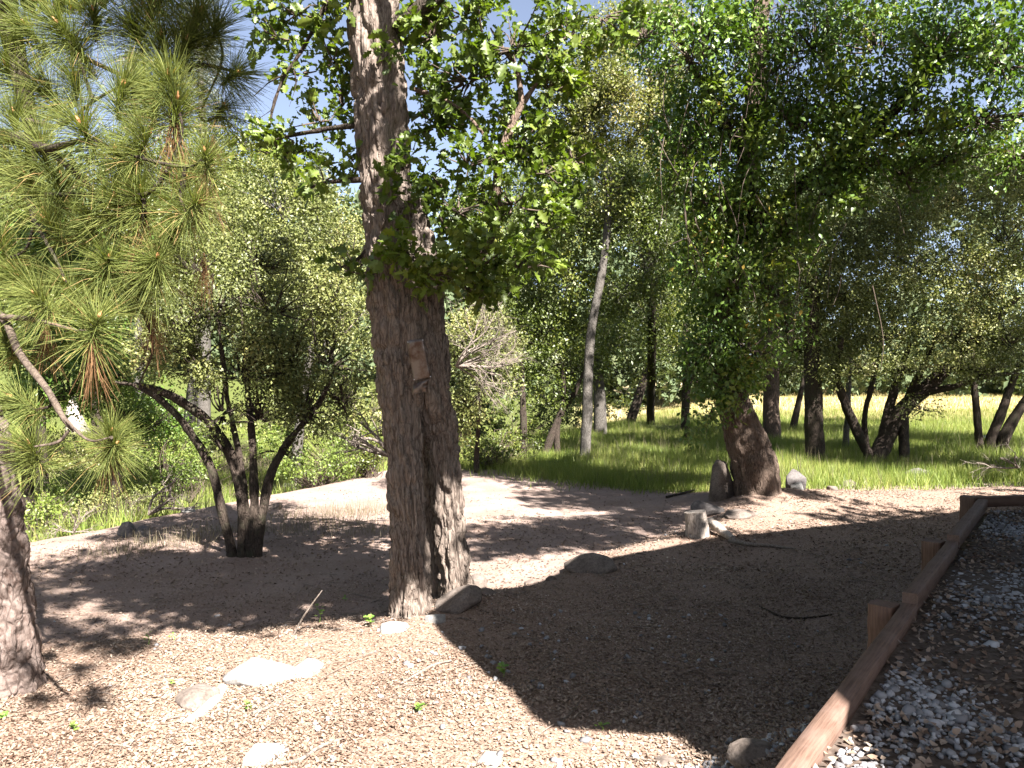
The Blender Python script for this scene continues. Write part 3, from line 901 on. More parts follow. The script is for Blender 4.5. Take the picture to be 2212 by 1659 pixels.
vis = [(600, 70, 65, 40, 8.5), (560, 40, 45, 30, 8.5), (720, 120, 60, 60, 8.6), (690, 250, 80, 45, 8.5), (640, 20, 90, 40, 8.5), (610, 320, 95, 42, 8.7), (740, 215, 40, 60, 8.6),
       (700, 385, 60, 30, 8.5), (760, 330, 30, 60, 8.5), (720, 20, 60, 60, 8.4),
       (930, 60, 90, 75, 8.4), (1010, 150, 110, 95, 8.4), (1110, 80, 120, 95, 8.2), (1180, 170, 70, 90, 8.4), (940, 250, 75, 90, 8.5), (1010, 340, 90, 70, 8.4), (960, 400, 85, 60, 8.5),
       (1110, 430, 120, 65, 8.5), (1180, 360, 60, 55, 8.5), (875, 355, 55, 34, 7.9, 0.25, 1.4), (890, 540, 90, 50, 7.9, 0.3, 1.5), (925, 590, 70, 40, 7.9, 0.3, 1.3), (1030, 560, 110, 70, 8.2),
       (1130, 560, 90, 60, 8.4), (860, 90, 50, 40, 8.0, 0.2, 0.7), (960, 480, 80, 50, 8.4), (1230, 60, 70, 80, 8.2), (860, 440, 40, 40, 8.1, 0.2, 1.0), (1010, 620, 90, 35, 8.3),
       (740, 570, 80, 28, 8.2, 0.3, 0.8), (1300, 20, 90, 60, 8.3), (960, 600, 80, 45, 8.1), (1040, 520, 70, 60, 8.0), (1120, 300, 80, 70, 8.5), (1080, 620, 80, 40, 8.3), (1170, 480, 70, 60, 8.5), (1040, 60, 90, 60, 8.0), (990, 440, 80, 60, 8.2)]
vis += [(700, 290, 60, 35, 8.5), (640, 300, 60, 30, 8.6), (770, 260, 30, 40, 8.7), (1205, 110, 65, 80, 8.9), (1190, 250, 60, 60, 9.0), (1240, 330, 60, 60, 9.2), (1150, 330, 60, 50, 8.9), (760, 150, 30, 60, 8.7), (650, 150, 50, 40, 8.7), (1000, 20, 90, 50, 8.3), (1220, 440, 60, 50, 9.2), (1090, 250, 60, 50, 9.0)]
vis = [(b + (None, 0.85))[:7] if len(b) == 5 and b[1] < 130 and b[0] > 850 else b for b in vis]
pos, outd, tw = crown_points(rng, vis, 0.1, 1.2, 0.13, 9, 0.42, 2.4)
m_ = MB()
leaves(m_, rng, T_LOB, pos, outd, 0.1, var=0.5)
crown = m_.build('crown', MAT['oak_leaf'], oak)
twig_part(tw, rng, MAT['twig'], oak, 0.008)

# leaf balls added above the frame to shade the slope and the upper trunk
SHADE_BALLS = [(250, 1215, 9, 0.9), (400, 1230, 9, 1.0), (500, 1250, 9, 1.2), (620, 1230, 9, 1.2), (760, 1290, 8, 1.0), (285, 1158, 9.8, 0.5), (330, 1240, 9, 0.9), (690, 1260, 8.6, 0.9), (430, 1300, 8.2, 0.7), (560, 1310, 8, 0.9),
      (1180, 1150, 9.5, 1.2), (1330, 1140, 10, 1.2), (1060, 1165, 9.5, 1.0), (1280, 1080, 11, 1.3), (1420, 1080, 11.5, 1.3), (1440, 1110, 10.5, 1.0)]
m_ = MB()
tw = []
for px0, py0, h, r in SHADE_BALLS:
    c, rad = sun_ball(px0, py0, h, r)
    p_, o_, t_ = crown_ball(rng, c, rad * np.array([1.25, 1.25, 1]), 0.17, 6.0, 0.2, 10, 0.36, 1.2)
    leaves(m_, rng, T_DIA, p_, o_, 0.17)
    tw += t_
# shade for the upper half of the twin trunk
for k, (tx, ty, h, r) in enumerate([(830, 300, 4.2, 0.5), (845, 470, 4.6, 0.35), (900, 740, 5.6, 0.5), (925, 1000, 7.2, 0.4), (860, 930, 6.9, 0.25)]):
    c = P(tx, ty, 8.3) + SUN / SUN[2] * h
    p_, o_, t_ = crown_ball(rng, c, np.array([r, r, r * 0.5]), 0.14, 3.2, 0.15, 10, 0.36, 1.6)
    leaves(m_, rng, T_DIA, p_, o_, 0.14)
m_.build('added_shade_leaves', MAT['oak_leaf'], oak)
m_ = MB()
top = P(795, -300, D0)
for px0, py0, h, r in SHADE_BALLS[::4]:
    c, rad = sun_ball(px0, py0, h, r)
    tube(m_, [top + np.array([0, 0, -1.0]), (top + c) / 2 + np.array([0, 0, 0.6]), c], [0.1, 0.07, 0.03], seg=8, rings=14)
m_.build('added_limbs', MAT['oak_bark'], oak, True)  # limbs made up to carry the added leaf balls

# --- rusty sheet on the oak and the crumpled flap under it
def plate(name, label, corners, d, nrow, ncol, crumple, seed, mat, bulge=0.0):
    corners = [P(x, y, dd) for x, y, dd in corners]
    tl, tr_, br, bl = corners
    c0 = sum(corners) / 4
    u_, v_ = np.meshgrid(np.linspace(0, 1, ncol), np.linspace(0, 1, nrow))
    g = (tl * ((1 - u_) * (1 - v_))[..., None] + tr_ * (u_ * (1 - v_))[..., None] + br * (u_ * v_)[..., None] + bl * ((1 - u_) * v_)[..., None])
    nz = fbm(np.stack([u_.ravel() * 3 + seed, v_.ravel() * 3, u_.ravel() * 0], 1), 2).reshape(u_.shape) - 0.5
    g[..., 1] -= crumple * nz * 2 + bulge * np.sin(np.pi * u_) * np.sin(np.pi * v_)
    back = g + np.array([0, 0.004, 0])
    v = np.concatenate([g.reshape(-1, 3), back.reshape(-1, 3)])
    i = np.arange(nrow - 1)[:, None] * ncol + np.arange(ncol - 1)[None]
    f = np.stack([i, i + ncol, i + ncol + 1, i + 1], -1).reshape(-1, 4)
    N = nrow * ncol
    f2 = f[:, ::-1] + N
    ring = list(range(ncol)) + [k * ncol + ncol - 1 for k in range(1, nrow)] + [(nrow - 1) * ncol + k for k in range(ncol - 2, -1, -1)] + [k * ncol for k in range(nrow - 2, 0, -1)]
    f3 = [(ring[k], ring[(k + 1) % len(ring)], ring[(k + 1) % len(ring)] + N, ring[k] + N) for k in range(len(ring))]
    root = thing(name, label, 'metal sheet', c0)
    m_ = MB()
    m_.add(v, np.concatenate([f, f2, np.array(f3)]))
    m_.build('sheet', mat, root)
    return root, g
plt, g = plate('metal_sheet', 'rusty rectangular metal sheet nailed over a hollow on the twin oak', [(879, 736, 8.10), (914, 731, 8.08), (932, 817, 8.14), (894, 824, 8.16)], 8.1, 14, 8, 0.012, 2.0, MAT['rusty_metal'])
for (a, b_) in ((0, 0), (0, -1), (-1, 0), (-1, -1)):
    q = g[a, b_] + (g[6, 4] - g[a, b_]) * 0.08
    m_ = MB()
    tube(m_, [q + np.array([0, 0.01, 0]), q + np.array([0, -0.012, 0])], [0.006, 0.006], seg=8, rings=2)
    m_.build('nail', MAT['pale_metal'], plt)
plate('metal_flap', 'small crumpled metal flap just below the rusty sheet on the oak', [(893, 829, 8.14), (926, 820, 8.12), (922, 846, 8.16), (890, 853, 8.16)], 8.1, 10, 10, 0.03, 8.0, MAT['rusty_metal'], 0.03)

# --- leaning oak on the far side of the terrace
D1 = 15.6
b = P(1640, 1085, D1)
ro = thing('leaning_oak', 'stout oak with leaning furrowed base, leafy trunk and trailing twigs', 'tree', (b[0], b[1], gz(b[0], b[1])))
m_ = MB()
tr = [(1648, 1110), (1640, 1075), (1630, 1010), (1612, 950), (1592, 890), (1575, 820), (1566, 740), (1570, 640), (1590, 520), (1612, 380), (1628, 220), (1640, 60), (1650, -150), (1655, -400)]
pxtube(m_, tr, D1, [56, 50, 48, 43, 38, 32, 29, 27, 26, 24, 22, 20, 16, 9], seg=100, rings=280, lump=0.08, bark=0.06, fx=10, fs=2.0, seed=22, flare=(3, 0.25, 0.5))
m_.build('trunk', MAT['right_bark'], ro, True)
limb(ro, [(1590, 520, 15.6), (1680, 440, 15.2), (1800, 350, 14.6), (1900, 270, 14), (2000, 160, 13.4), (2090, 40, 13)], 14, [18, 15, 14, 13, 11, 8], MAT['dark_bark'])
limb(ro, [(1880, 290, 14), (1990, 285, 13.8), (2100, 262, 13.5), (2230, 245, 13)], 14, [8, 9, 8, 6], MAT['dark_bark'])
limb(ro, [(1615, 360, 15.6), (1560, 250, 15), (1500, 150, 14.5), (1440, 40, 14)], 15, [12, 9, 7, 4], MAT['dark_bark'])
rng = np.random.default_rng(6)
rb = [(1500, 100, 110, 110, 14), (1620, 60, 120, 90, 14), (1760, 80, 120, 100, 14), (1900, 80, 130, 110, 13.5), (2030, 90, 130, 100, 13), (2160, 110, 100, 110, 12.5), (2120, 250, 110, 55, 13), (2060, 330, 120, 50, 14.2), (2190, 330, 80, 60, 14), (1950, 370, 80, 60, 14.5), (1990, 220, 110, 70, 13.5),
      (1540, 250, 110, 110, 15), (1640, 220, 90, 110, 15), (1480, 330, 90, 110, 15), (1540, 420, 110, 110, 15.2), (1620, 400, 70, 120, 15), (1720, 260, 90, 110, 14.3), (1830, 230, 90, 90, 14), (1780, 400, 100, 100, 14.6),
      (1860, 350, 90, 80, 14.4), (1700, 500, 100, 90, 15), (1500, 560, 80, 110, 15.2), (1580, 600, 80, 110, 15), (1660, 620, 70, 90, 15.2), (1540, 720, 70, 100, 15.2), (1620, 740, 60, 80, 15.2),
      (1570, 830, 60, 55, 15.0, 0.5), (1530, 890, 42, 50, 14.9, 0.4, 0.7), (1600, 800, 40, 50, 14.9, 0.4), (1500, 800, 40, 70, 15.4, 0.5, 0.7), (1700, 700, 50, 70, 15.4, 0.6, 0.6), (1480, 930, 16, 30, 14.9, 0.3, 0.7), (1390, 60, 60, 80, 14, 0.8, 0.7)]
pos, outd, tw = crown_points(rng, rb, 0.095, 1.9, 0.2, 14, 0.38, 1.4, 1.4)
m_ = MB()
leaves(m_, rng, T_DIA, pos, outd, 0.097, droop=0.6)
m_.build('crown', MAT['dark_oak_leaf'], ro)
twig_part(tw, rng, MAT['twig'], ro, 0.012)
m_ = MB()     # the paler, bigger leaved sprays that catch the sun on the side of the tree
pb = [(1790, 230, 70, 60, 13.6), (1760, 330, 60, 60, 13.8), (1830, 160, 60, 50, 13.4), (1720, 180, 45, 50, 13.8), (1800, 420, 70, 50, 14), (1690, 420, 40, 60, 14.2), (1600, 790, 40, 35, 14.6), (1570, 870, 35, 35, 14.6), (1640, 300, 50, 60, 14), (1560, 200, 60, 50, 13.8), (1860, 260, 60, 50, 13.2), (1960, 150, 70, 50, 12.6), (2060, 220, 60, 50, 12.6), (1500, 380, 50, 50, 14.2), (1900, 60, 60, 40, 12.8), (1700, 560, 50, 50, 14.3), (2150, 70, 60, 60, 12.2), (2130, 170, 60, 40, 12.2)]
pos, outd, tw = crown_points(rng, pb, 0.13, 1.3, 0.22, 10, 0.38, 1.6)
leaves(m_, rng, T_DIA, pos, outd, 0.11)
m_.build('pale_spray', MAT['oak_leaf'], ro)
m_ = MB()     # hanging dead twigs
for k in range(170):
    x0, y0 = rng.uniform(1420, 1900), rng.uniform(-60, 620)
    if rng.random() < 0.4:
        x0, y0 = rng.normal(1690, 60), rng.uniform(-40, 160)
    d = rng.uniform(13.6, 14.9)
    L = rng.uniform(40, 190)
    a = P(x0, y0, d)
    bq = P(x0 + rng.normal() * 35, y0 + L, d + rng.normal() * 0.15)
    mm = (a + bq) / 2 + rng.normal(size=3) * 0.12
    tube(m_, [a, mm, bq], [0.011, 0.008, 0.003], seg=3, rings=7, cap=False, rnd=rng.random())
tag(m_.build('hanging_twigs', MAT['twig'], ro), kind='stuff')
# leaf balls added over the frame to shade this oak and the meadow edge
m_ = MB()
for px0, py0, h, r in [(1500, 965, 13.5, 1.8), (1700, 985, 13, 1.5), (1900, 1010, 13, 1.9), (2100, 1010, 13, 1.7), (1150, 940, 14.5, 1.5), (1400, 925, 15, 2.0), (1800, 960, 14, 2.0), (2050, 960, 14.5, 2.0),
                       (1300, 955, 13, 1.7), (1600, 950, 14, 2.0), (1950, 940, 15, 2.2), (1700, 930, 15, 2.2), (2200, 960, 14, 2.2), (1500, 915, 16, 2.2), (1250, 930, 15, 1.6),
                       (1750, 1075, 11.5, 0.9), (2150, 1045, 12, 1.0), (1350, 1085, 11.5, 0.8)]:
    c, rad = sun_ball(px0, py0, h, r)
    p_, o_, t_ = crown_ball(rng, c, rad, 0.2, 2.6, 0.25, 12, 0.42, 0.9)
    leaves(m_, rng, T_DIA, p_, o_, 0.2)
for (tx, ty, d, h, r) in [(1540, 330, 15, 5, 1.0), (1600, 600, 15, 6, 1.1), (1950, 500, 22, 8, 2.2), (2150, 580, 23, 8.5, 2.2), (1480, 520, 15, 5.5, 0.9), (1600, 950, 15.2, 8.5, 0.75), (1570, 880, 15.2, 8.5, 0.7), (1620, 1030, 15.2, 9.0, 0.45), (2050, 320, 14, 4.5, 0.8)]:
    c = P(tx, ty, d) + SUN / SUN[2] * h
    p_, o_, t_ = crown_ball(rng, c, np.array([r, r, r * 0.5]), 0.2, 2.4, 0.25, 12, 0.40, 1.0)
    leaves(m_, rng, T_DIA, p_, o_, 0.2)
m_.build('added_shade_leaves', MAT['dark_oak_leaf'], ro)

# --- generic tree: stems by image points, crown by blobs
def make_tree(name, label, cat, stems, blobs, leaf, cov, lmat, bmat, d, seed, clump=0.25, per=14, gap=0.36, gf=1.2, bark=0.02, group=None, upper=(), shade=(), seg=20, twr=0.012, droop=0.25, stem_name='trunk'):
    rng = np.random.default_rng(seed)
    p0 = stems[0][0][0]
    b = P(p0[0], p0[1], p0[2] if len(p0) > 2 else d)
    root = thing(name, label, cat, (b[0], b[1], gz(b[0], b[1])), group)
    for pts, rp in stems:
        first = list(pts[0])
        dd = first[2] if len(first) > 2 else d
        pp, rr = [], []
        for q, r in zip(pts, rp):
            e_ = q[2] if len(q) > 2 else d
            pp.append(P(q[0], q[1], e_)); rr.append(M(r, e_))
        if pts[0][1] > 880:                      # a stem that starts on the ground: take it down into the ground
            g0 = gz(pp[0][0], pp[0][1])
            pp = [np.array([pp[0][0], pp[0][1], min(g0, pp[0][2]) - 0.15])] + pp
            rr = [rr[0] * 1.25] + rr
        m_ = MB()
        tube(m_, pp, rr, seg=seg, rings=max(24, len(pp) * 12), lump=0.12, bark=bark, fx=12, fs=2.5, seed=seed * 1.7 + pts[0][0] * 0.01)
        m_.build(stem_name, bmat, root, True)
    pos, outd, tw = crown_points(rng, blobs, leaf, cov, clump, per, gap, gf)
    m_ = MB()
    leaves(m_, rng, T_DIA, pos, outd, leaf, droop=droop)
    for px0, py0, dd, r in upper:
        p_, o_, t_ = crown_ball(rng, P(px0, py0, dd), np.array([r, r, r * 0.5]), 0.2, 2.2, 0.25, 12, 0.4, 1.0)
        leaves(m_, rng, T_DIA, p_, o_, 0.2)
    for px0, py0, dd, h_, r in shade:            # extra leaf balls over the frame, added for shade
        p_, o_, t_ = crown_ball(rng, P(px0, py0, dd) + SUN / SUN[2] * h_, np.array([r, r, r * 0.5]), 0.2, 4.0, 0.25, 12, 0.36, 1.0)
        leaves(m_, rng, T_DIA, p_, o_, 0.2)
    m_.build('crown', lmat, root)
    if tw:
        twig_part(tw, rng, bmat, root, twr)
    return root

# multi-stemmed live oak beside the slope
make_tree('live_oak', 'small live oak with dark arching stems and fine grey-green leaves', 'tree',
          [([(500, 1185), (478, 1100), (456, 1015), (405, 925), (345, 862), (290, 832)], [12, 11, 10, 9, 7, 5]),
           ([(523, 1185), (523, 1090), (500, 990), (450, 912), (390, 866), (325, 838), (250, 825)], [13, 12, 12, 11, 10, 7, 4]),
           ([(547, 1185), (549, 1080), (545, 960), (536, 850), (530, 760), (518, 640)], [13, 10, 8, 7, 6, 3]),
           ([(556, 1180), (578, 1050), (606, 980), (642, 930), (690, 870), (725, 790)], [12, 10, 9, 7, 6, 3]),
           ([(535, 1175), (530, 1080), (510, 950), (490, 850), (478, 750), (470, 680)], [10, 8, 7, 6, 5, 2])],
          [(520, 780, 120, 120, 11.6), (420, 760, 110, 110, 11.5), (620, 770, 120, 130, 11.7), (710, 760, 100, 120, 12), (460, 660, 130, 100, 11.6), (590, 650, 130, 100, 11.8), (700, 650, 90, 90, 12),
           (660, 870, 100, 80, 11.6), (560, 890, 90, 70, 11.4), (740, 850, 60, 70, 11.9), (480, 880, 60, 60, 11.3), (390, 680, 70, 90, 11.3), (600, 960, 60, 45, 11.5, 0.4, 0.6), (480, 960, 40, 40, 11.4, 0.4, 0.4), (330, 760, 60, 60, 11.2), (760, 560, 70, 80, 12.2), (560, 560, 100, 60, 12), (420, 580, 80, 60, 11.8)],
          0.047, 1.0, MAT['live_oak_leaf'], MAT['dark_bark'], 11.6, 31, 0.15, 12, 0.49, 2.5, 0.02, stem_name='stem')
make_tree('shrub_oak', 'dark shaded live oak thicket behind the pine limb over pale stump', 'tree',
          [([(250, 960, 17), (240, 880, 17), (200, 800, 17)], [12, 10, 5]), ([(60, 980, 17), (70, 880, 17), (110, 790, 17)], [12, 9, 5])],
          [(150, 840, 130, 60, 16), (60, 860, 80, 60, 16), (260, 800, 100, 60, 16), (250, 880, 80, 50, 17), (60, 760, 110, 80, 17), (180, 740, 110, 70, 17), (330, 900, 70, 60, 18)],
          0.075, 2.0, MAT['dark_oak_leaf'], MAT['dark_bark'], 17, 32, 0.2, 14, 0.36, 1.4, upper=((120, 540, 15, 1.6), (40, 540, 15, 1.6)), shade=((150, 830, 16, 6.5, 1.5), (50, 860, 16, 6.5, 1.4), (250, 830, 16, 6.5, 1.3), (40, 740, 16, 5.5, 1.3), (170, 740, 16, 5.5, 1.3)))

# trees on the ravine bank and beyond it
make_tree('ravine_tree', 'olive green oak with a pale forked stem rising over the ravine bank', 'tree',
          [([(640, 1000, 22), (655, 860, 22), (672, 760, 22), (685, 690, 22), (700, 640, 22), (690, 560, 22)], [12, 10, 9, 8, 6, 3])],
          [(560, 560, 120, 100, 22), (660, 520, 110, 110, 22), (600, 430, 110, 90, 23), (700, 610, 90, 90, 22), (740, 520, 60, 90, 22), (500, 480, 110, 90, 23), (760, 680, 60, 90, 21), (680, 430, 60, 50, 23)],
          0.085, 1.7, MAT['live_oak_leaf'], MAT['grey_bark'], 22, 33, 0.35, 14, 0.37, 0.9, group='trees on the ravine bank')
make_tree('ravine_tree', 'yellow-green tree whose top meets the sky behind the pine tufts', 'tree',
          [([(400, 1000, 27), (420, 800, 27), (430, 600, 27), (450, 420, 27)], [14, 12, 9, 4])],
          [(450, 330, 100, 70, 27), (540, 380, 100, 70, 27), (380, 430, 130, 100, 27), (520, 300, 60, 45, 27, 1.2, 0.7), (300, 380, 120, 100, 28), (480, 470, 120, 80, 27), (620, 360, 60, 40, 27, 1.2, 0.8), (650, 400, 70, 50, 27)],
          0.1, 1.5, MAT['mid_leaf'], MAT['grey_bark'], 27, 34, 0.4, 14, 0.38, 0.8, group='trees on the ravine bank')
make_tree('ravine_tree', 'deep green tree massed behind the drooping pine branches', 'tree',
          [([(220, 1000, 24), (200, 800, 24), (190, 600, 24)], [14, 12, 6]), ([(90, 1000, 24), (80, 800, 24), (60, 600, 24)], [12, 10, 5])],
          [(200, 520, 140, 120, 24), (80, 560, 120, 130, 24), (300, 600, 120, 100, 23), (150, 660, 130, 90, 23), (30, 430, 110, 90, 25), (340, 500, 110, 90, 24), (20, 680, 90, 90, 23), (400, 600, 80, 80, 22)],
          0.09, 1.7, MAT['mid_leaf'], MAT['dark_bark'], 24, 35, 0.35, 14, 0.37, 0.9, group='trees on the ravine bank')
make_tree('ravine_tree', 'grey-olive bushy oak leaning out beside the twin trunk', 'tree',
          [([(1030, 975, 21), (1035, 900, 20), (1040, 800, 18)], [6, 5, 3])],
          [(1000, 760, 75, 80, 16.5), (1010, 860, 60, 60, 16.5), (1060, 800, 60, 60, 17), (1040, 700, 70, 50, 17), (990, 920, 40, 40, 16.5), (1080, 740, 50, 50, 17)],
          0.06, 1.5, MAT['live_oak_leaf'], MAT['dark_bark'], 17, 36, 0.2, 14, 0.38, 1.4)

def pine_far(name, label, px0, base, topy, d, width, seed):
    rng = np.random.default_rng(seed)
    b = P(px0, base, d)
    root = thing(name, label, 'tree', (b[0], b[1], gz(b[0], b[1])), 'far grey pines')
    top = P(px0 - 15, topy, d)
    m_ = MB()
    tube(m_, [np.array([b[0], b[1], gz(b[0], b[1]) - 0.3]), (b + top) / 2 + np.array([0.2, 0, 0]), top], [0.32, 0.22, 0.04], seg=14, rings=40, lump=0.1)
    m_.build('trunk', MAT['grey_bark'], root, True)
    m_ = MB(); mt = MB()
    H = top[2] - b[2]
    for k in range(130):
        t = rng.uniform(0.35, 1.0) ** 0.8
        c0 = b + (top - b) * t
        L = M(width, d) * (1.15 - t) * rng.uniform(0.5, 1.15)
        a = rng.random() * 6.28
        e1 = c0 + np.array([math.cos(a) * L, math.sin(a) * L, L * rng.uniform(0.1, 0.6)])
        tube(mt, [c0, (c0 + e1) / 2 + np.array([0, 0, -0.1 * L]), e1], [0.03, 0.02, 0.008], seg=3, rings=5, cap=False)
        for j in range(5):
            cc = c0 + (e1 - c0) * rng.uniform(0.5, 1.05) + rng.normal(size=3) * 0.25
            nn_ = 22
            dr = unit(rdir(rng, nn_) + np.array([0, 0, 0.25]))
            place(m_, tpl_diamond(0.07, 0.0), np.repeat(cc[None], nn_, 0), dr, rdir(rng, nn_), rng.uniform(0.25, 0.42, nn_), rng.random(nn_))
    m_.build('crown', MAT['grey_needle'], root)
    mt.build('branches', MAT['grey_bark'], root)
pine_far('grey_pine', 'pale wispy grey pine standing against the sky', 440, 900, -60, 38, 150, 41)
pine_far('grey_pine', 'pale grey pine seen between hill and twin oak trunk', 705, 850, 330, 70, 70, 42)
pine_far('grey_pine', 'pale grey pine whose top shows above the olive thicket', 300, 880, 120, 52, 110, 43)

# woodland trees round the meadow
GW = 'trees around the meadow'
make_tree('meadow_tree', 'slim pale oak with a slightly leaning bare trunk in the long grass', 'tree',
          [([(1263, 988, 24.4), (1268, 900, 24.4), (1272, 780, 24.4), (1281, 690, 24.4), (1298, 600, 24.4), (1311, 500, 24.4), (1312, 420, 24.4), (1307, 350, 24.4)], [12.5, 11.5, 10.5, 10, 9.5, 8.5, 7, 4.5])],
          [(1240, 440, 100, 90, 25), (1350, 470, 110, 100, 25), (1340, 610, 90, 80, 25.5), (1230, 590, 70, 80, 25.5), (1390, 560, 70, 90, 25), (1170, 500, 80, 70, 25.5), (1360, 380, 80, 60, 25), (1310, 390, 60, 50, 24, 0.5), (1400, 440, 60, 60, 25)],
          0.1, 1.7, MAT['mid_leaf'], MAT['grey_bark'], 24.4, 51, 0.4, 14, 0.4, 0.9, group=GW)
make_tree('meadow_tree', 'sunlit yellow-green oak rising behind the slim pale one', 'tree',
          [([(1405, 915, 40), (1408, 700, 34), (1400, 400, 31), (1406, 200, 30), (1395, 120, 30)], [9, 10, 9, 7, 3])],
          [(1310, 150, 100, 90, 30), (1250, 270, 80, 80, 30), (1390, 260, 80, 100, 30), (1340, 60, 90, 60, 30), (1250, 360, 70, 50, 30), (1440, 170, 60, 90, 30), (1200, 310, 50, 60, 30), (1320, 330, 70, 50, 30), (1430, 60, 60, 60, 30), (1290, 220, 70, 70, 29), (1350, 200, 70, 70, 29), (1220, 230, 60, 80, 30), (1380, 360, 70, 60, 30), (1260, 420, 70, 40, 30), (1180, 400, 50, 50, 31), (1440, 330, 60, 80, 30), (1350, 440, 80, 60, 30)],
          0.12, 2.1, MAT['yellow_leaf'], MAT['dark_bark'], 30, 52, 0.4, 14, 0.44, 1.1, group=GW)
make_tree('meadow_tree', 'thin dark tree beside the blackberry patch at the meadow edge', 'tree',
          [([(1132, 975, 25.5), (1130, 880, 25.5), (1128, 780, 25.5)], [9, 7, 4])],
          [(1110, 800, 90, 70, 26), (1160, 720, 90, 80, 26), (1100, 690, 80, 60, 26.5), (1150, 640, 90, 50, 27), (1090, 590, 90, 70, 28), (1170, 560, 80, 70, 28), (1040, 540, 70, 60, 29), (1120, 480, 80, 60, 30), (1060, 420, 80, 70, 31), (1160, 380, 80, 70, 31), (1000, 450, 60, 60, 31), (1190, 270, 60, 70, 31)],
          0.1, 1.5, MAT['mid_leaf'], MAT['dark_bark'], 25.5, 53, 0.4, 14, 0.38, 0.9, group=GW)
make_tree('meadow_tree', 'dark forked tree leaning over the grass left of the slim pale oak', 'tree',
          [([(1178, 978, 25.3), (1200, 920, 25.3), (1218, 870, 25.3), (1215, 800, 25.3)], [10, 8, 7, 4]), ([(1205, 915, 25.3), (1240, 850, 25.3), (1262, 800, 25.3)], [7, 6, 3])],
          [(1230, 790, 80, 70, 26), (1200, 860, 40, 45, 25.5, 0.7, 0.6), (1180, 780, 70, 60, 26.5), (1250, 700, 60, 60, 27)],
          0.09, 1.4, MAT['mid_leaf'], MAT['dark_bark'], 25.3, 54, 0.35, 14, 0.38, 0.9, group=GW)
make_tree('meadow_tree', 'sunlit thick short trunk just behind the slim pale oak', 'tree',
          [([(1297, 935, 34), (1295, 860, 34), (1288, 740, 34)], [15, 13, 9])],
          [(1310, 720, 100, 80, 34), (1400, 660, 100, 90, 35), (1250, 780, 60, 50, 34), (1340, 800, 60, 35, 34, 1.0, 0.6)],
          0.12, 1.4, MAT['mid_leaf'], MAT['grey_bark'], 34, 55, 0.45, 14, 0.38, 0.8, group=GW)
make_tree('meadow_tree', 'dark slanting trunk at the edge of the golden field', 'tree',
          [([(1362, 912, 41), (1380, 855, 41), (1396, 805, 41), (1420, 730, 41)], [11, 10, 8, 4])],
          [(1430, 720, 90, 60, 42), (1480, 640, 100, 90, 42), (1400, 790, 40, 25, 41, 0.8, 0.5)],
          0.13, 1.4, MAT['mid_leaf'], MAT['dark_bark'], 41, 56, 0.5, 14, 0.38, 0.7, group=GW)
make_tree('meadow_tree', 'dark upright trunk in the grass left of the leaning oak', 'tree',
          [([(1480, 925, 36), (1482, 820, 36), (1480, 700, 36)], [10, 9, 6])],
          [(1470, 740, 80, 60, 37), (1520, 560, 110, 110, 37), (1440, 800, 40, 25, 36, 0.8, 0.4)],
          0.12, 1.4, MAT['mid_leaf'], MAT['dark_bark'], 36, 57, 0.5, 14, 0.38, 0.7, group=GW)
make_tree('meadow_tree', 'thick sun-flecked trunk standing right behind the leaning oak', 'tree',
          [([(1668, 945, 31), (1666, 860, 31), (1670, 740, 31), (1675, 600, 31)], [20, 18, 16, 9])],
          [(1660, 680, 100, 80, 32), (1720, 590, 100, 100, 32), (1630, 770, 80, 50, 31.5), (1700, 790, 60, 40, 31.5, 1.0, 0.8)],
          0.11, 1.5, MAT['live_oak_leaf'], MAT['right_bark'], 31, 58, 0.4, 14, 0.38, 0.8, group=GW)
make_tree('meadow_tree', 'short dark slanting trunk between two thicker trunks by the field', 'tree',
          [([(1713, 925, 36), (1725, 870, 36), (1742, 790, 36)], [8, 7, 4])],
          [(1760, 770, 70, 45, 37), (1720, 720, 70, 50, 37)],
          0.12, 1.3, MAT['mid_leaf'], MAT['dark_bark'], 36, 59, 0.45, 14, 0.38, 0.8, group=GW)
make_tree('meadow_tree', 'straight thick dark trunk without low branches in the shaded grass', 'tree',
          [([(1761, 990, 23.7), (1758, 900, 23.7), (1756, 800, 23.7), (1752, 600, 23.7), (1745, 420, 23.7)], [21, 19, 18, 15, 8])],
          [(1760, 640, 110, 90, 24), (1700, 520, 100, 100, 24), (1800, 740, 80, 50, 24), (1830, 560, 90, 90, 24), (1720, 740, 60, 50, 24, 1.0, 0.7)],
          0.075, 1.6, MAT['live_oak_leaf'], MAT['dark_bark'], 23.7, 60, 0.3, 14, 0.38, 1.0, group=GW)
make_tree('meadow_tree', 'thin grey pole of a tree beside the many-stemmed oak', 'tree',
          [([(1826, 965, 27), (1832, 880, 27), (1834, 780, 27), (1830, 660, 27)], [7, 6, 5, 3])],
          [(1840, 720, 60, 60, 27), (1830, 640, 80, 60, 27)],
          0.09, 1.3, MAT['live_oak_leaf'], MAT['grey_bark'], 27, 61, 0.3, 14, 0.38, 1.0, group=GW)
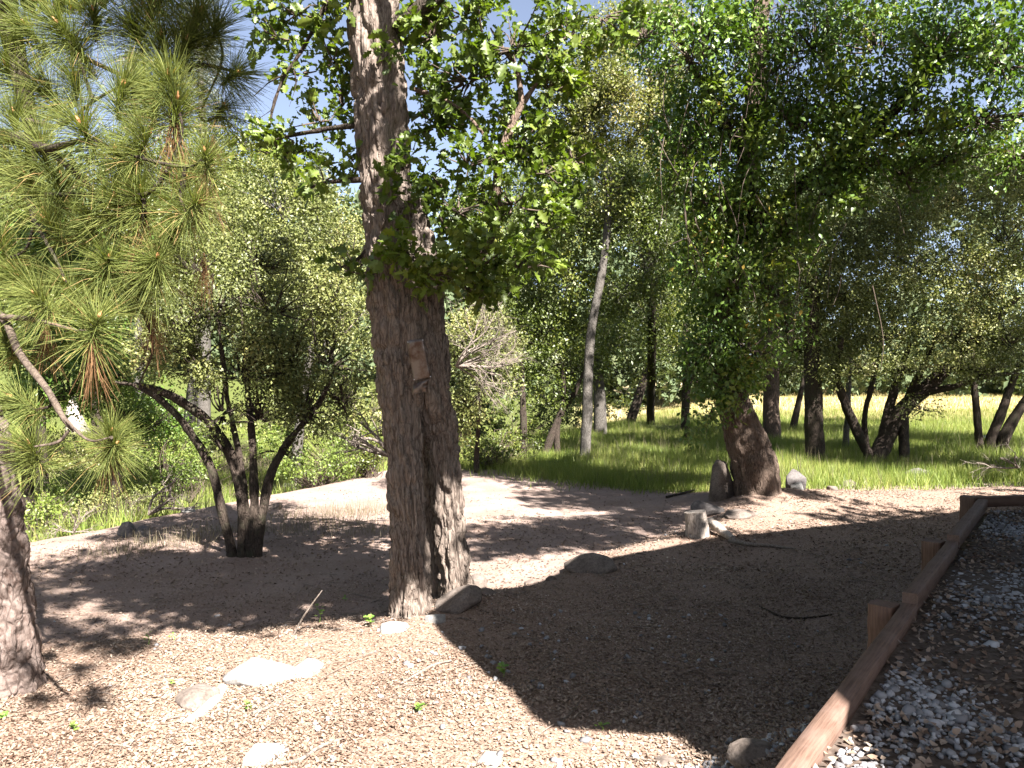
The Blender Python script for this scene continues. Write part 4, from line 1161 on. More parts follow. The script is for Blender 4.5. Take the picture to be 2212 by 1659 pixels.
make_tree('meadow_tree', 'spreading many-stemmed oak with dark arms fanning out over the grass', 'tree',
          [([(1878, 985, 24), (1850, 930, 24), (1825, 870, 23.8), (1808, 810, 23.6), (1818, 730, 23.4)], [11, 11, 10, 8, 5]),
           ([(1898, 985, 24), (1920, 935, 24), (1950, 885, 23.8), (2005, 835, 23.5), (2065, 775, 23.2), (2125, 715, 23), (2200, 640, 22.8)], [19, 18, 16, 15, 13, 11, 6]),
           ([(1903, 975, 24), (1916, 900, 24), (1936, 830, 24), (1965, 740, 24)], [13, 11, 9, 5]),
           ([(1872, 975, 24), (1868, 900, 24.2), (1884, 830, 24.4), (1902, 750, 24.5)], [7, 6, 6, 4]),
           ([(1955, 885, 23.8), (1990, 800, 23.6), (2025, 720, 23.4)], [9, 8, 4]),
           ([(1990, 850, 23.5), (2060, 835, 23), (2130, 815, 22.7), (2200, 805, 22.5)], [8, 7, 5, 3])],
          [(1850, 620, 120, 90, 23.5), (2000, 560, 150, 110, 23), (2120, 620, 120, 100, 22.5), (2050, 720, 110, 60, 22.8), (1910, 720, 90, 60, 23.5), (2170, 500, 90, 110, 22.5), (1960, 440, 120, 80, 23.5), (2080, 420, 120, 80, 23),
           (2180, 730, 60, 60, 22.5), (1860, 500, 90, 80, 24), (2130, 800, 70, 30, 22.3, 0.8, 0.8), (1990, 880, 45, 22, 22.8, 0.6, 0.6), (2200, 370, 70, 70, 23), (1860, 790, 80, 35, 23.2, 0.8), (1960, 795, 70, 35, 22.8, 0.8), (2070, 790, 80, 35, 22.5, 0.8), (1790, 790, 50, 40, 23.2, 0.8)],
          0.07, 1.45, MAT['live_oak_leaf'], MAT['dark_bark'], 24, 62, 0.26, 16, 0.37, 1.0, bark=0.03, group=GW, stem_name='stem')
make_tree('meadow_tree', 'cluster of three slanting dark stems by the fallen branches', 'tree',
          [([(2115, 950, 27), (2110, 890, 27), (2104, 820, 27), (2100, 740, 27)], [9, 8, 7, 4]), ([(2140, 952, 27), (2162, 895, 27), (2182, 840, 27), (2210, 760, 27)], [11, 10, 8, 5]),
           ([(2165, 955, 27), (2190, 905, 27), (2225, 850, 27), (2270, 770, 27)], [13, 11, 9, 5])],
          [(2150, 760, 80, 50, 27.5), (2210, 700, 80, 80, 27.5), (2080, 790, 60, 30, 27.5, 1.0, 0.7), (2230, 800, 50, 40, 27, 1.0, 0.8)],
          0.09, 1.5, MAT['live_oak_leaf'], MAT['dark_bark'], 27, 63, 0.3, 14, 0.38, 1.0, group=GW, stem_name='stem')

# unseen leaf balls hung on the nearest meadow trees, added to shade the grass
rng = np.random.default_rng(123)
roots = [o for o in C.objects if o.name.startswith('meadow_tree')]
byroot = {}
for gx_ in np.arange(-2.5, 19, 2.3):
    for gy_ in np.arange(23.5, 47, 3.0):
        x_, y_ = gx_ + rng.normal() * 0.6, gy_ + rng.normal() * 0.7
        if rng.random() < 0.4 or y_ > 43 or (x_ < 1.5 and y_ > 34) or x_ > 0.68 * y_ or (x_ < 1 and rng.random() < 0.4):
            continue
        h = 14.0 if y_ < 35 else 17.0
        c = np.array([x_, y_, 0]) + SUN / SUN[2] * h
        r = rng.uniform(1.3, 1.9)
        ro_ = min(roots, key=lambda o: (o.location[0] - c[0]) ** 2 + (o.location[1] - c[1]) ** 2)
        byroot.setdefault(ro_.name, []).append((c, r))
for nm, balls in byroot.items():
    ro_ = bpy.data.objects[nm]
    m_ = MB()
    for c, r in balls:
        p_, o_, t_ = crown_ball(rng, c, np.array([r, r, r * 0.5]), 0.24, 4.2, 0.3, 12, 0.36, 0.9)
        leaves(m_, rng, T_DIA, p_, o_, 0.24)
    m_.build('added_shade_leaves', MAT['mid_leaf'], ro_)

# distant wood
rng = np.random.default_rng(77)
m_ = MB()
def wood(n, x0, x1, ylo, yhi, tops, r0, r1, leaf):
    for k in range(n):
        d = rng.uniform(ylo, yhi)
        px0 = rng.uniform(x0, x1)
        tp = np.interp(px0, [t[0] for t in tops], [t[1] for t in tops]) + rng.normal() * 14
        py0 = tp + (rng.random() ** 1.3) * (845 - tp)
        c = P(px0, py0, d)
        r = rng.uniform(r0, r1)
        p_, o_, t_ = crown_ball(rng, c, np.array([r, r, r * 0.8]), leaf, 0.95, 0.9, 12, 0.34, 0.35)
        leaves(m_, rng, T_DIA, p_, o_, leaf)
wood(150, -60, 900, 60, 100, [(-60, 380), (300, 360), (480, 330), (620, 380), (760, 450), (900, 560)], 2.5, 5.0, 0.8)
wood(110, 1250, 2300, 72, 98, [(1250, 760), (2300, 720)], 1.8, 3.2, 0.75)
wood(220, 860, 2280, 70, 105, [(860, 560), (1100, 480), (1500, 430), (1900, 360), (2280, 330)], 3.0, 5.0, 0.85)
tag(m_.build('woodland', MAT['far_leaf']), 'far wood of mixed green trees beyond the golden field', 'woodland', kind='stuff')

# ------------------------------------------------------------------ the pine
DP = 6.45
b = P(20, 1480, DP)
pine = thing('pine_tree', 'long-needled pine with plated bark and drooping tufts', 'tree', (b[0], b[1], gz(b[0], b[1])))
m_ = MB()
pxtube(m_, [(28, 1540), (22, 1480), (8, 1350), (-8, 1200), (-30, 1050), (-62, 880), (-100, 650), (-130, 350), (-150, 0), (-160, -500)], DP, [78, 72, 66, 64, 62, 60, 56, 52, 48, 36], seg=90, rings=300, lump=0.05, bark=0.06, fx=9, fs=3.6, seed=44, flare=(4, 0.12, 0.3))
m_.build('trunk', MAT['pine_bark'], pine, True)
br = [([(-130, 250, 6.3), (-40, 285, 5.8), (40, 300, 5.2), (100, 320, 4.9), (190, 300, 4.7)], [22, 19, 15, 10, 5]),
      ([(-20, -60, 5.6), (20, 60, 5.5), (40, 150, 5.4), (68, 290, 5.3), (60, 400, 5.2), (75, 480, 5.0)], [26, 24, 20, 14, 10, 6]),
      ([(-60, 640, 5.6), (8, 690, 4.9), (40, 760, 4.7), (100, 840, 4.5), (135, 900, 4.4), (160, 932, 4.4)], [10, 9, 8.5, 8, 7, 5]),
      ([(150, 930, 4.4), (125, 955, 4.4), (75, 965, 4.35)], [4, 4, 3]),
      ([(5, 685, 4.8), (70, 690, 4.7), (130, 705, 4.6), (185, 715, 4.55), (210, 690, 4.5)], [8, 6, 5, 4, 3]),
      ([(100, 320, 4.9), (190, 400, 4.8), (240, 490, 4.8), (275, 600, 4.9)], [8, 6, 5, 3]),
      ([(190, 300, 4.7), (300, 340, 4.6), (400, 360, 4.5), (445, 338, 4.5)], [5, 5, 4, 3]),
      ([(60, 260, 5.2), (130, 270, 5.1), (200, 220, 5.0), (262, 185, 4.9)], [6, 5, 4, 3]),
      ([(200, 215, 5.2), (170, 130, 5.2), (135, 60, 5.2)], [5, 4, 3]),
      ([(170, 120, 5.3), (300, 170, 5.3), (420, 140, 5.4), (510, 155, 5.4)], [5, 5, 4, 3]),
      ([(100, 420, 5.0), (250, 420, 4.7), (330, 410, 4.6), (390, 300, 4.6), (385, 225, 4.6)], [6, 5, 4, 3, 3]),
      ([(75, 480, 5.0), (120, 560, 4.9), (145, 610, 4.9)], [5, 4, 3]),
      ([(135, 900, 4.4), (190, 950, 4.3), (240, 945, 4.3)], [4, 3, 3]),
      ([(240, 490, 4.8), (300, 520, 4.7), (310, 430, 4.6)], [4, 3, 3]),
      ([(275, 600, 4.9), (330, 740, 5.2), (300, 830, 5.6)], [5, 4, 2]),
      ([(440, 20, 5.8), (480, 120, 5.8), (430, 250, 5.6)], [3, 3, 2]),
      ([(-20, -60, 5.6), (120, -90, 5.5), (260, -110, 5.5), (380, -60, 5.5)], [8, 6, 4, 3])]
for pts, rp in br:
    limb(pine, pts, 5, rp, MAT['twig'] if pts[0][0] in (150, 135) or pts[0][1] in (640, 685) else MAT['dark_bark'], 12, 0.004, 'branch')

def needle_tuft_mesh(seed, n=330, brown=False, axis=(0, 0, 1)):
    rng = np.random.default_rng(seed)
    m_ = MB()
    L0 = 0.265
    ax = np.asarray(axis, float)
    ax = ax / np.linalg.norm(ax)
    u_ = unit(np.cross(ax, [0.3, 0.2, 0.9]))
    w_ = np.cross(ax, u_)
    lop = rng.normal(size=3) * 0.18
    for g in range(n):
        s = rng.random() ** 1.2
        base = ax * (-0.17 * s) + rng.normal(size=3) * 0.006
        ang = rng.uniform(0.12, 0.75) + s * 1.15
        if brown:
            ang = rng.uniform(1.0, 2.4)
        ph = rng.random() * 6.283
        d = unit(math.sin(ang) * (math.cos(ph) * u_ + math.sin(ph) * w_) + math.cos(ang) * ax + lop)
        if brown:
            d = unit(d * 0.5 + np.array([0, 0, -0.8]))
        L = L0 * rng.uniform(0.6, 1.1)
        w = 0.00135
        side_ = unit(np.cross(d, rng.normal(size=3)))
        sag = rng.uniform(0.02, 0.09) * (0.4 + s)
        c1 = base + d * L * 0.5 + np.array([0, 0, -sag * 0.25])
        c2 = base + d * L + np.array([0, 0, -sag]) + rng.normal(size=3) * 0.012
        v = [base - side_ * w, base + side_ * w, c1 + side_ * w, c1 - side_ * w, c2 + side_ * w * 0.5, c2 - side_ * w * 0.5]
        dead = rng.random() < (0.22 if s > 0.8 else 0.012)
        r_ = rng.uniform(0.84, 1) if dead else np.clip(rng.normal(0.42, 0.2), 0, 0.78)
        m_.add(v, [(0, 1, 2, 3), (3, 2, 4, 5)], r_)
    return m_.mesh('needle_tuft', MAT['brown_needle'] if brown else MAT['needle'])
BM = [needle_tuft_mesh(s, 80, True) for s in (7, 8, 9)]
bm_ = MB()
tube(bm_, [(0, 0, -0.15), (0, 0, -0.05), (0, 0, 0.02)], [0.004, 0.005, 0.005], seg=8, rings=6)
SH = bm_.mesh('shoot', MAT['dark_bark'])
bm_ = MB()
tube(bm_, [(0, 0, 0.015), (0, 0, 0.03), (0, 0, 0.055)], [0.008, 0.011, 0.002], seg=8, rings=8)
m, nt, out = new_mat('bud')
principled(nt, out, ramp(nt, [(0.3, (0.42, 0.17, 0.06)), (0.7, (0.55, 0.3, 0.14))], noise_n(nt, coords(nt), 60)), 0.7)
BUD = bm_.mesh('bud', m)
tufts = [(128, 55, -0.5, 0.7), (175, 120, -0.4, 0.6), (265, 190, 0.2, 0.8), (30, 250, 0, 1), (175, 272, -0.2, 0.9), (383, 220, 0.25, 1), (443, 333, 0.5, 0.8), (305, 418, 0.1, 0.9), (100, 478, -0.3, 0.8), (510, 158, 1, 0.1),
         (350, 85, 0.3, 0.8), (365, 170, 0.2, 0.4), (145, 612, -0.2, 0.8), (285, 618, 0.2, 0.7), (212, 690, 0.5, 0.8), (68, 966, -0.1, 1), (240, 935, 0.7, 0.7), (-5, 510, -0.5, 0.6), (425, 440, 0.6, 0.4), (5, 722, -0.3, 0.8),
         (200, 30, 0.2, 0.5), (20, 150, -0.3, 0.6), (100, 190, 0.1, 0.6), (430, 30, 0.6, 0.6), (60, 385, -0.3, 0.6), (320, 295, 0.4, 0.7), (195, 480, 0.2, 0.6), (45, 600, -0.5, 0.5), (375, 500, 0.5, 0.4), (290, 60, 0, 0.7),
         (250, 330, 0.3, 0.5), (130, 390, 0, 0.6), (480, 230, 0.7, 0.3), (60, 60, -0.3, 0.6), (400, 95, 0.4, 0.5), (235, 560, 0.1, 0.5), (330, 210, 0.1, 0.8), (250, 960, 0.3, 0.2), (15, 330, -0.2, 0.8), (470, 60, 0.6, 0.5), (30, 860, -0.4, 0.3), (400, 390, 0.4, 0.6), (160, 170, 0, 0.8), (90, 310, -0.2, 0.7), (250, 430, 0.2, 0.8), (340, 560, 0.4, 0.3), (80, 640, -0.1, 0.6), (330, 20, 0.3, 0.6), (150, -40, 0, 0.8), (60, -90, 0, 0.9), (260, -60, 0.3, 0.8), (380, -50, 0.4, 0.8), (20, -180, 0, 0.9), (170, -150, 0.2, 0.8), (300, -160, 0.3, 0.8)]
def near_branch(px0, py0):
    best = (1e9, 4.8)
    for pts, _ in br:
        for q in pts:
            dd = (q[0] - px0) ** 2 + (q[1] - py0) ** 2
            if dd < best[0]:
                best = (dd, q[2])
    return best[1]
rng = np.random.default_rng(9)
from mathutils import Matrix
po = np.array(pine.location)
for k, (px0, py0, lx, lz) in enumerate(tufts):
    d = near_branch(px0, py0) + rng.normal() * 0.08
    d = min(d, 5.4)
    p_ = P(px0, py0, d)
    axis = Vector((lx + rng.normal() * 0.2, -0.5 + rng.normal() * 0.3, lz + 0.1)).normalized()
    sc = rng.uniform(0.85, 1.2) * (d / 4.7)
    t = bpy.data.objects.new('needle_tuft', needle_tuft_mesh(k + 100, int(rng.uniform(380, 560)), False, axis))
    C.objects.link(t)
    t.parent = pine
    t.matrix_local = Matrix.Translation(Vector(p_ - po)) @ Matrix.Scale(sc, 4)
    qm = axis.to_track_quat('Z', 'Y').to_matrix().to_4x4()
    s_ = bpy.data.objects.new('shoot', SH); C.objects.link(s_); s_.parent = t; s_.matrix_local = qm
    s_ = bpy.data.objects.new('bud', BUD); C.objects.link(s_); s_.parent = t; s_.matrix_local = qm
    # a twig back to the nearest branch
    bx = min(((q[0] - px0) ** 2 + (q[1] - py0) ** 2, q) for pts, _ in br for q in pts)[1]
    if 8 < math.hypot(bx[0] - px0, bx[1] - py0) < 220:
        tail = p_ - np.array(axis) * 0.13 * sc
        bb = P(bx[0], bx[1], bx[2])
        m_ = MB()
        tube(m_, [bb, (bb + tail) / 2 - np.array(axis) * 0.06, tail], [0.011, 0.009, 0.007], seg=6, rings=10)
        m_.build('twig', MAT['dark_bark'], pine, True)
    if k in (5, 6, 7, 14, 16, 11):
        t2 = bpy.data.objects.new('brown_needle_tuft', BM[k % 3])
        C.objects.link(t2)
        t2.parent = pine
        t2.matrix_local = Matrix.Translation(Vector(p_ - po) - axis * 0.1 * sc) @ Matrix.Rotation(rng.random() * 6.28, 4, 'Z') @ Matrix.Scale(sc * 0.95, 4)
for px0, py0 in ((440, 585), (310, 330), (460, 330), (100, 740), (330, 710)):
    p_ = P(px0, py0 - 40, 4.9)
    t2 = bpy.data.objects.new('brown_needle_tuft', BM[px0 % 3])
    C.objects.link(t2)
    t2.parent = pine
    t2.matrix_local = Matrix.Translation(Vector(p_ - po)) @ Matrix.Rotation(px0, 4, 'Z') @ Matrix.Scale(0.8, 4)

# ------------------------------------------------------------------ grass, weeds, shrubs
def blades(n, xy, h0, h1, w, lean, mat, name, label, rn=None, cat='grass'):
    x, y = xy
    n = len(x)
    z = ground(x, y)
    h = RNG.uniform(h0, h1, n)
    a = RNG.random(n) * 6.283
    l = RNG.random(n) * lean
    ph = RNG.random(n) * 6.283
    sx_, sy_ = np.cos(a) * w, np.sin(a) * w
    tx, ty = np.cos(ph) * l * h, np.sin(ph) * l * h
    b0 = np.stack([x - sx_, y - sy_, z - 0.02], 1)
    b1 = np.stack([x + sx_, y + sy_, z - 0.02], 1)
    t = np.stack([x + tx, y + ty, z + h * (1 - 0.3 * l)], 1)
    v = np.stack([b0, b1, t], 1).reshape(-1, 3)
    k = (np.arange(n) * 3)[:, None]
    r = RNG.random(n) * 0.6 + 0.4 * fbm(np.stack([x * 0.7, y * 0.7, x * 0], 1), 2) if rn is None else rn
    m_ = MB()
    m_.add(v, k + np.array([[0, 1, 2]]), np.repeat(r, 3))
    return tag(m_.build(name, mat), label, cat, kind='stuff')
n = 290000
y = 17.5 * (52 / 17.5) ** RNG.random(n)
x = RNG.uniform(-0.1, 0.7, n) * y
k = (y > grass_y(x) + RNG.normal(size=n) * 0.6 - 0.2) & (fbm(np.stack([x * 0.9, y * 0.9, x * 0 + 2], 1), 2) > 0.24 + 0.22 * RNG.random(n))
ph = 0.35 + 1.1 * fbm(np.stack([x[k] * 0.55, y[k] * 0.55, x[k] * 0 + 13], 1), 3)
blades(0, (x[k], y[k]), 0.12 * ph, 0.45 * ph, 0.008, 0.7, MAT['grass'], 'meadow_grass', 'long green grass growing under the trees beyond the dirt')
n = 9000
y = 18 * (44 / 18) ** RNG.random(n)
x = RNG.uniform(-0.1, 0.7, n) * y
k = (y > grass_y(x) + RNG.normal(size=n) * 0.7) & (fbm(np.stack([x * 0.8, y * 0.8, x * 0 + 6], 1), 2) > 0.45)
blades(0, (x[k], y[k]), 0.25, 0.75, 0.006, 0.6, MAT['dry_grass'], 'seed_stalks', 'straw coloured seed stalks standing in the green grass')
n = 34000
y = RNG.uniform(42, 95, n)
x = RNG.uniform(0.08, 0.7, n) * y
blades(0, (x, y), 0.12, 0.38, 0.03, 0.5, MAT['gold_grass'], 'golden_grass', 'sunlit golden grass covering the open field')
n = 110000
x = RNG.uniform(-22, -3, n)
y = RNG.uniform(11, 42, n)
s = (x - LA[0]) * LN[0] + (y - LA[1]) * LN[1]
k = (s > 0.8) & (x > -0.72 * y) & (fbm(np.stack([x * 0.4, y * 0.4, x * 0 + 8], 1), 2) > 0.36)
blades(0, (x[k], y[k]), 0.2, 0.6, 0.011, 0.7, MAT['grass'], 'ravine_grass', 'bright green weeds filling the ravine bank')
n = 26000
x = RNG.uniform(-20, -4, n)
y = RNG.uniform(13, 36, n)
s = (x - LA[0]) * LN[0] + (y - LA[1]) * LN[1]
k = (s > 1.5) & (x > -0.72 * y) & (fbm(np.stack([x * 0.5, y * 0.5, x * 0 + 3], 1), 2) > 0.47)
blades(0, (x[k], y[k]), 0.2, 0.65, 0.011, 0.7, MAT['dry_grass'], 'straw_grass', 'straw coloured grass mixed into the ravine weeds')
def tuft_grass(spots, n, name, label):
    xs_, ys_ = [], []
    for px0, py0, r in spots:
        g = G(px0, py0)
        m0 = int(n * r * r)
        xs_.append(g[0] + RNG.normal(size=m0) * r); ys_.append(g[1] + RNG.normal(size=m0) * r * 0.6)
    xs_, ys_ = np.concatenate(xs_), np.concatenate(ys_)
    return blades(0, (xs_, ys_), 0.08, 0.34, 0.0045, 0.7, MAT['dry_grass'], name, label)
tuft_grass([(430, 1160, 0.35), (380, 1175, 0.4), (455, 1150, 0.25), (320, 1185, 0.35), (650, 1120, 0.5), (760, 1110, 0.6), (800, 1150, 0.5), (600, 1150, 0.4), (700, 1140, 0.5), (820, 1110, 0.4), (240, 1200, 0.3)], 1000, 'dry_tufts', 'thin straw coloured grass tufts around the live oak stems')

def bush(name, label, blobs, leaf, mat, seed, cov=1.6, group=None, cat='shrub', gap=0.36):
    rng = np.random.default_rng(seed)
    px0, py0, rx, ry, d = blobs[0][:5]
    b = P(px0, py0 + ry, d)
    root = thing(name, label, cat, (b[0], b[1], gz(b[0], b[1])), group)
    pos, outd, tw = crown_points(rng, blobs, leaf, cov, 0.14, 12, gap, 2.0)
    m_ = MB()
    leaves(m_, rng, T_DIA, pos, outd, leaf, up=0.8)
    m_.build('foliage', mat, root)
    twig_part([(np.array([b[0], b[1], gz(b[0], b[1]) - 0.05]) + rng.normal(size=3) * np.array([0.1, 0.1, 0]), q) for _, q in tw], rng, MAT['twig'], root, 0.007)
    return root
GS = 'green shrubs on the ravine edge'
bush('bramble', 'bright green bramble spilling over the ravine edge beside the live oak', [(680, 1000, 70, 35, 19.5), (640, 1010, 50, 28, 18.8), (740, 985, 60, 35, 20.5), (720, 1015, 40, 20, 20)], 0.07, MAT['bright_leaf'], 81, group=GS)
bush('bramble', 'dark green bramble tucked against the twin trunk', [(800, 970, 40, 35, 20.5), (785, 1000, 40, 20, 20.5), (760, 940, 60, 30, 22)], 0.07, MAT['mid_leaf'], 82, group=GS)
bush('bramble', 'shaded low bramble patch between the twin trunk and the thin dark tree', [(1060, 965, 60, 28, 22), (1020, 970, 40, 28, 21.5), (1110, 950, 40, 25, 23), (1150, 955, 30, 18, 24)], 0.08, MAT['mid_leaf'], 83, group=GS)
bush('bramble', 'sunny leafy clump in the ravine under the pine tufts', [(370, 1020, 60, 45, 20), (320, 1050, 60, 40, 19), (420, 1000, 50, 40, 21), (390, 960, 60, 30, 23)], 0.075, MAT['bright_leaf'], 84, group=GS)
bush('bramble', 'green clump in the ravine close beside the pine trunk', [(90, 1110, 50, 40, 15.5), (70, 1150, 35, 25, 14.5), (140, 1080, 50, 30, 17)], 0.07, MAT['bright_leaf'], 85, group=GS)
bush('sage_bush', 'grey-green twiggy bush at the dirt edge above the ravine', [(250, 1085, 60, 35, 16), (200, 1100, 50, 28, 15.5), (310, 1075, 45, 25, 16.5), (145, 1140, 40, 15, 14)], 0.05, MAT['live_oak_leaf'], 86, 1.0)
bush('bramble', 'yellow-green weedy bush low on the ravine slope beyond the pine', [(220, 1060, 70, 35, 18), (130, 1060, 60, 40, 18.5), (300, 1000, 60, 35, 20), (180, 1030, 60, 30, 20)], 0.06, MAT['bright_leaf'], 97, 1.4, group=GS)
bush('sage_bush', 'pale yellow weed thicket further down the ravine', [(180, 1000, 90, 35, 24), (270, 1010, 70, 30, 23), (120, 960, 60, 40, 27), (330, 960, 60, 30, 26)], 0.08, MAT['yellow_leaf'], 87, 1.3)
bush('bramble', 'leafy green bank in the shade of the arching live oak stems', [(350, 920, 60, 40, 27), (280, 940, 60, 40, 26), (420, 950, 40, 40, 24), (600, 950, 60, 40, 24)], 0.09, MAT['bright_leaf'], 88, group=GS)

bush('thicket', 'dark leafy thicket behind the thin dark tree and the bramble patch', [(1080, 900, 90, 45, 34), (1180, 900, 70, 45, 36), (1010, 900, 70, 60, 32), (1250, 890, 50, 35, 40), (1330, 880, 60, 25, 48)], 0.14, MAT['mid_leaf'], 89, 1.8)
bush('thicket', 'green thicket filling the bank behind the twin trunk', [(740, 880, 80, 60, 30), (800, 900, 60, 60, 29), (650, 900, 70, 50, 31), (560, 900, 70, 40, 32), (880, 880, 70, 60, 30), (960, 890, 60, 60, 28)], 0.13, MAT['live_oak_leaf'], 90, 1.8)

# bare dead shrubs
def dead_shrub(name, label, base, d, dirs, L, n, seed, mat, r=0.02, cat='dead branches', depth=4):
    rng = np.random.default_rng(seed)
    b = P(base[0], base[1], d)
    root = thing(name, label, cat, b)
    m_, m2 = MB(), MB()
    def grow(p, dr, l, r_, lev):
        e1 = p + dr * l * 0.5 + rng.normal(size=3) * 0.06 * l
        e2 = p + dr * l + rng.normal(size=3) * 0.1 * l
        tube(m_ if lev == 0 else m2, [p, e1, e2], [r_, r_ * 0.8, r_ * 0.55], seg=7 if lev == 0 else 3, rings=8 if lev == 0 else 5, cap=lev == 0, rnd=rng.random())
        if lev >= depth:
            return
        for k in range(rng.integers(2, 5)):
            t = rng.uniform(0.35, 1.0)
            q = p + (e2 - p) * t
            nd = unit(dr + rng.normal(size=3) * 0.6)
            grow(q, nd, l * rng.uniform(0.45, 0.75), r_ * 0.5, lev + 1)
    for k in range(n):
        dx, dz = dirs[k % len(dirs)]
        dr = unit(np.array([dx + rng.normal() * 0.2, rng.normal() * 0.35, dz + rng.normal() * 0.2]))
        grow(b, dr, L * rng.uniform(0.7, 1.1), r, 0)
    m_.build('stem', mat, root, True)
    tag(m2.build('twigs', mat, root), kind='stuff')
    return root
dead_shrub('dead_branch', 'tangle of bare pale twigs sticking out behind the twin trunk', (985, 790), 15.5, [(1, 0.3), (1, 0.1), (0.9, 0.5), (0.8, -0.1), (0.7, 0.6)], 1.0, 13, 91, MAT['dead_wood'], 0.02)
dead_shrub('dead_branch', 'bare grey dead limbs reaching left from behind the twin trunk', (845, 985), 13, [(-1, 0.8), (-1, 0.55), (-0.9, 1.0)], 0.8, 4, 92, MAT['dead_wood'], 0.035)
dead_shrub('dead_branch', 'thin bare dead brush rising above the leaves of the live oak', (745, 720), 12.6, [(-0.5, 0.8), (0.2, 1), (0.7, 0.6), (-0.9, 0.3)], 0.5, 6, 93, MAT['dead_wood'], 0.01, depth=3)
dead_shrub('dead_branch', 'bleached dead branch lying along the ravine edge', (320, 1112), 15.2, [(0.9, 0.5), (1, 0.3), (0.5, 0.9)], 0.8, 4, 94, MAT['dead_wood'], 0.028, depth=3)
dead_shrub('dead_branch', 'fallen pale branch in the shaded grass by the far corner', (2200, 1010), 18.2, [(-1, 0.25), (-0.8, 0.7), (-1, 0.05)], 0.6, 4, 95, MAT['dead_wood'], 0.022, depth=3)
dead_shrub('dead_branch', 'low grey brush heap beside the pine at the dirt edge', (160, 1150), 13.6, [(1, 0.2), (-1, 0.3), (0.6, 0.4), (0.2, 0.6)], 0.4, 8, 96, MAT['dead_wood'], 0.01, depth=3)

# ------------------------------------------------------------------ stones, stump, logs, sticks, seedlings
def hull_stone(rng):
    import bmesh
    bm = bmesh.new()
    for p_ in rdir(rng, 22) * rng.uniform(0.86, 1.0, (22, 1)):
        bm.verts.new(p_)
    bmesh.ops.convex_hull(bm, input=bm.verts)
    for v_ in [v_ for v_ in bm.verts if not v_.link_faces]:
        bm.verts.remove(v_)
    bmesh.ops.bevel(bm, geom=bm.edges[:], offset=0.05, segments=1, affect='EDGES')
    bmesh.ops.triangulate(bm, faces=bm.faces[:])
    bmesh.ops.subdivide_edges(bm, edges=bm.edges[:], cuts=2, use_grid_fill=True)
    bmesh.ops.triangulate(bm, faces=bm.faces[:])
    bm.verts.index_update()
    v = np.array([a.co[:] for a in bm.verts])
    f = np.array([[l.index for l in a.verts] for a in bm.faces])
    bm.free()
    return v, f
def rock(px0, py0, wpx, hpx, dep, mat, seed, label, name='rock', tilt=0.0, cat='rock', sink=0.25, group=None):
    g = G(px0, py0)
    d = g[1]
    w, h = M(wpx, d) / 2, M(hpx, d)
    rng = np.random.default_rng(seed)
    IV, IF_ = hull_stone(rng)
    v = IV * (1 + 0.10 * (fbm(IV * 2.2 + seed * 3.3, 3) - 0.5) + 0.06 * (fbm(IV * 8 + seed, 2) - 0.5))[:, None]
    v = v * np.array([w * 1.15, dep, h * 0.75])
    v[:, 2] += tilt * v[:, 0]
    v[:, 2] += h * (0.66 - sink) * 0.75
    v += np.array([g[0], g[1] + dep * 0.6, g[2] - 0.02])
    root = MB()
    root.add(v, IF_)
    o = root.build(name, mat, None, False)
    o.location = (g[0], g[1], g[2])
    o.data.transform(Matrix.Translation((-g[0], -g[1], -g[2])))
    return tag(o, label, cat, group)
rock(985, 1322, 105, 55, 0.24, MAT['stone'], 1, 'large brown rock wedged against the foot of the twin oak', tilt=0.35)
rock(1031, 1272, 42, 34, 0.14, MAT['stone'], 2, 'squat dark stone just behind the twin oak foot')
rock(1048, 1285, 46, 16, 0.12, MAT['stone'], 3, 'flat pinkish stone at the tip of the roof shadow')
rock(1277, 1237, 118, 40, 0.28, MAT['stone'], 4, 'long flat slab rock on the shadow line', tilt=-0.05)
rock(1195, 1254, 30, 14, 0.1, MAT['stone'], 5, 'small pebble of a rock between slab and twin oak')
rock(1150, 1262, 36, 10, 0.1, MAT['stone'], 6, 'thin low stone half buried near the shadow edge')
rock(1545, 1112, 92, 36, 0.3, MAT['grey_stone'], 7, 'broad dark stone with flat top against the leaning oak')
rock(1605, 1122, 80, 22, 0.3, MAT['stone'], 8, 'low tan stone half covered by leaves below the leaning oak')
rock(1563, 1082, 66, 86, 0.3, MAT['stone'], 9, 'tall brown boulder pressed to the side of the leaning oak', 'boulder', cat='boulder', sink=0.15)
rock(1722, 1056, 58, 46, 0.3, MAT['grey_stone'], 10, 'rounded grey boulder in the grass right of the leaning oak', 'boulder', cat='boulder')
rock(1725, 1058, 30, 22, 0.12, MAT['pale_stone'], 11, 'small pale block in front of the rounded grey boulder')
rock(1835, 1053, 44, 18, 0.16, MAT['stone'], 12, 'sandy coloured stone on the border of grass and leaves')
rock(1800, 1060, 26, 13, 0.12, MAT['stone'], 13, 'little brown stone by the border of the grass')
rock(1880, 1043, 40, 12, 0.14, MAT['stone'], 14, 'low flat stone at the seam of the shaded grass')
rock(1987, 1032, 56, 22, 0.18, MAT['grey_stone'], 15, 'dark angular stone at the grass edge near the fallen branch')
rock(262, 1162, 52, 36, 0.2, MAT['grey_stone'], 16, 'dark peaked stone at the rim of the tree shade')
rock(303, 1160, 40, 26, 0.16, MAT['grey_stone'], 17, 'smaller dark stone next to the peaked one')
rock(545, 1478, 165, 48, 0.3, MAT['pale_stone'], 18, 'big white sunlit rock half sunk in dry leaves', sink=0.42)
rock(655, 1462, 74, 34, 0.22, MAT['pale_stone'], 19, 'white stone beside the big half sunk one', sink=0.42)
rock(415, 1530, 95, 46, 0.24, MAT['stone'], 20, 'pinkish weathered rock below the big white one', sink=0.4)
rock(560, 1652, 120, 30, 0.2, MAT['pale_stone'], 21, 'pale flat rock poking out at the lower edge of the picture', sink=0.45)
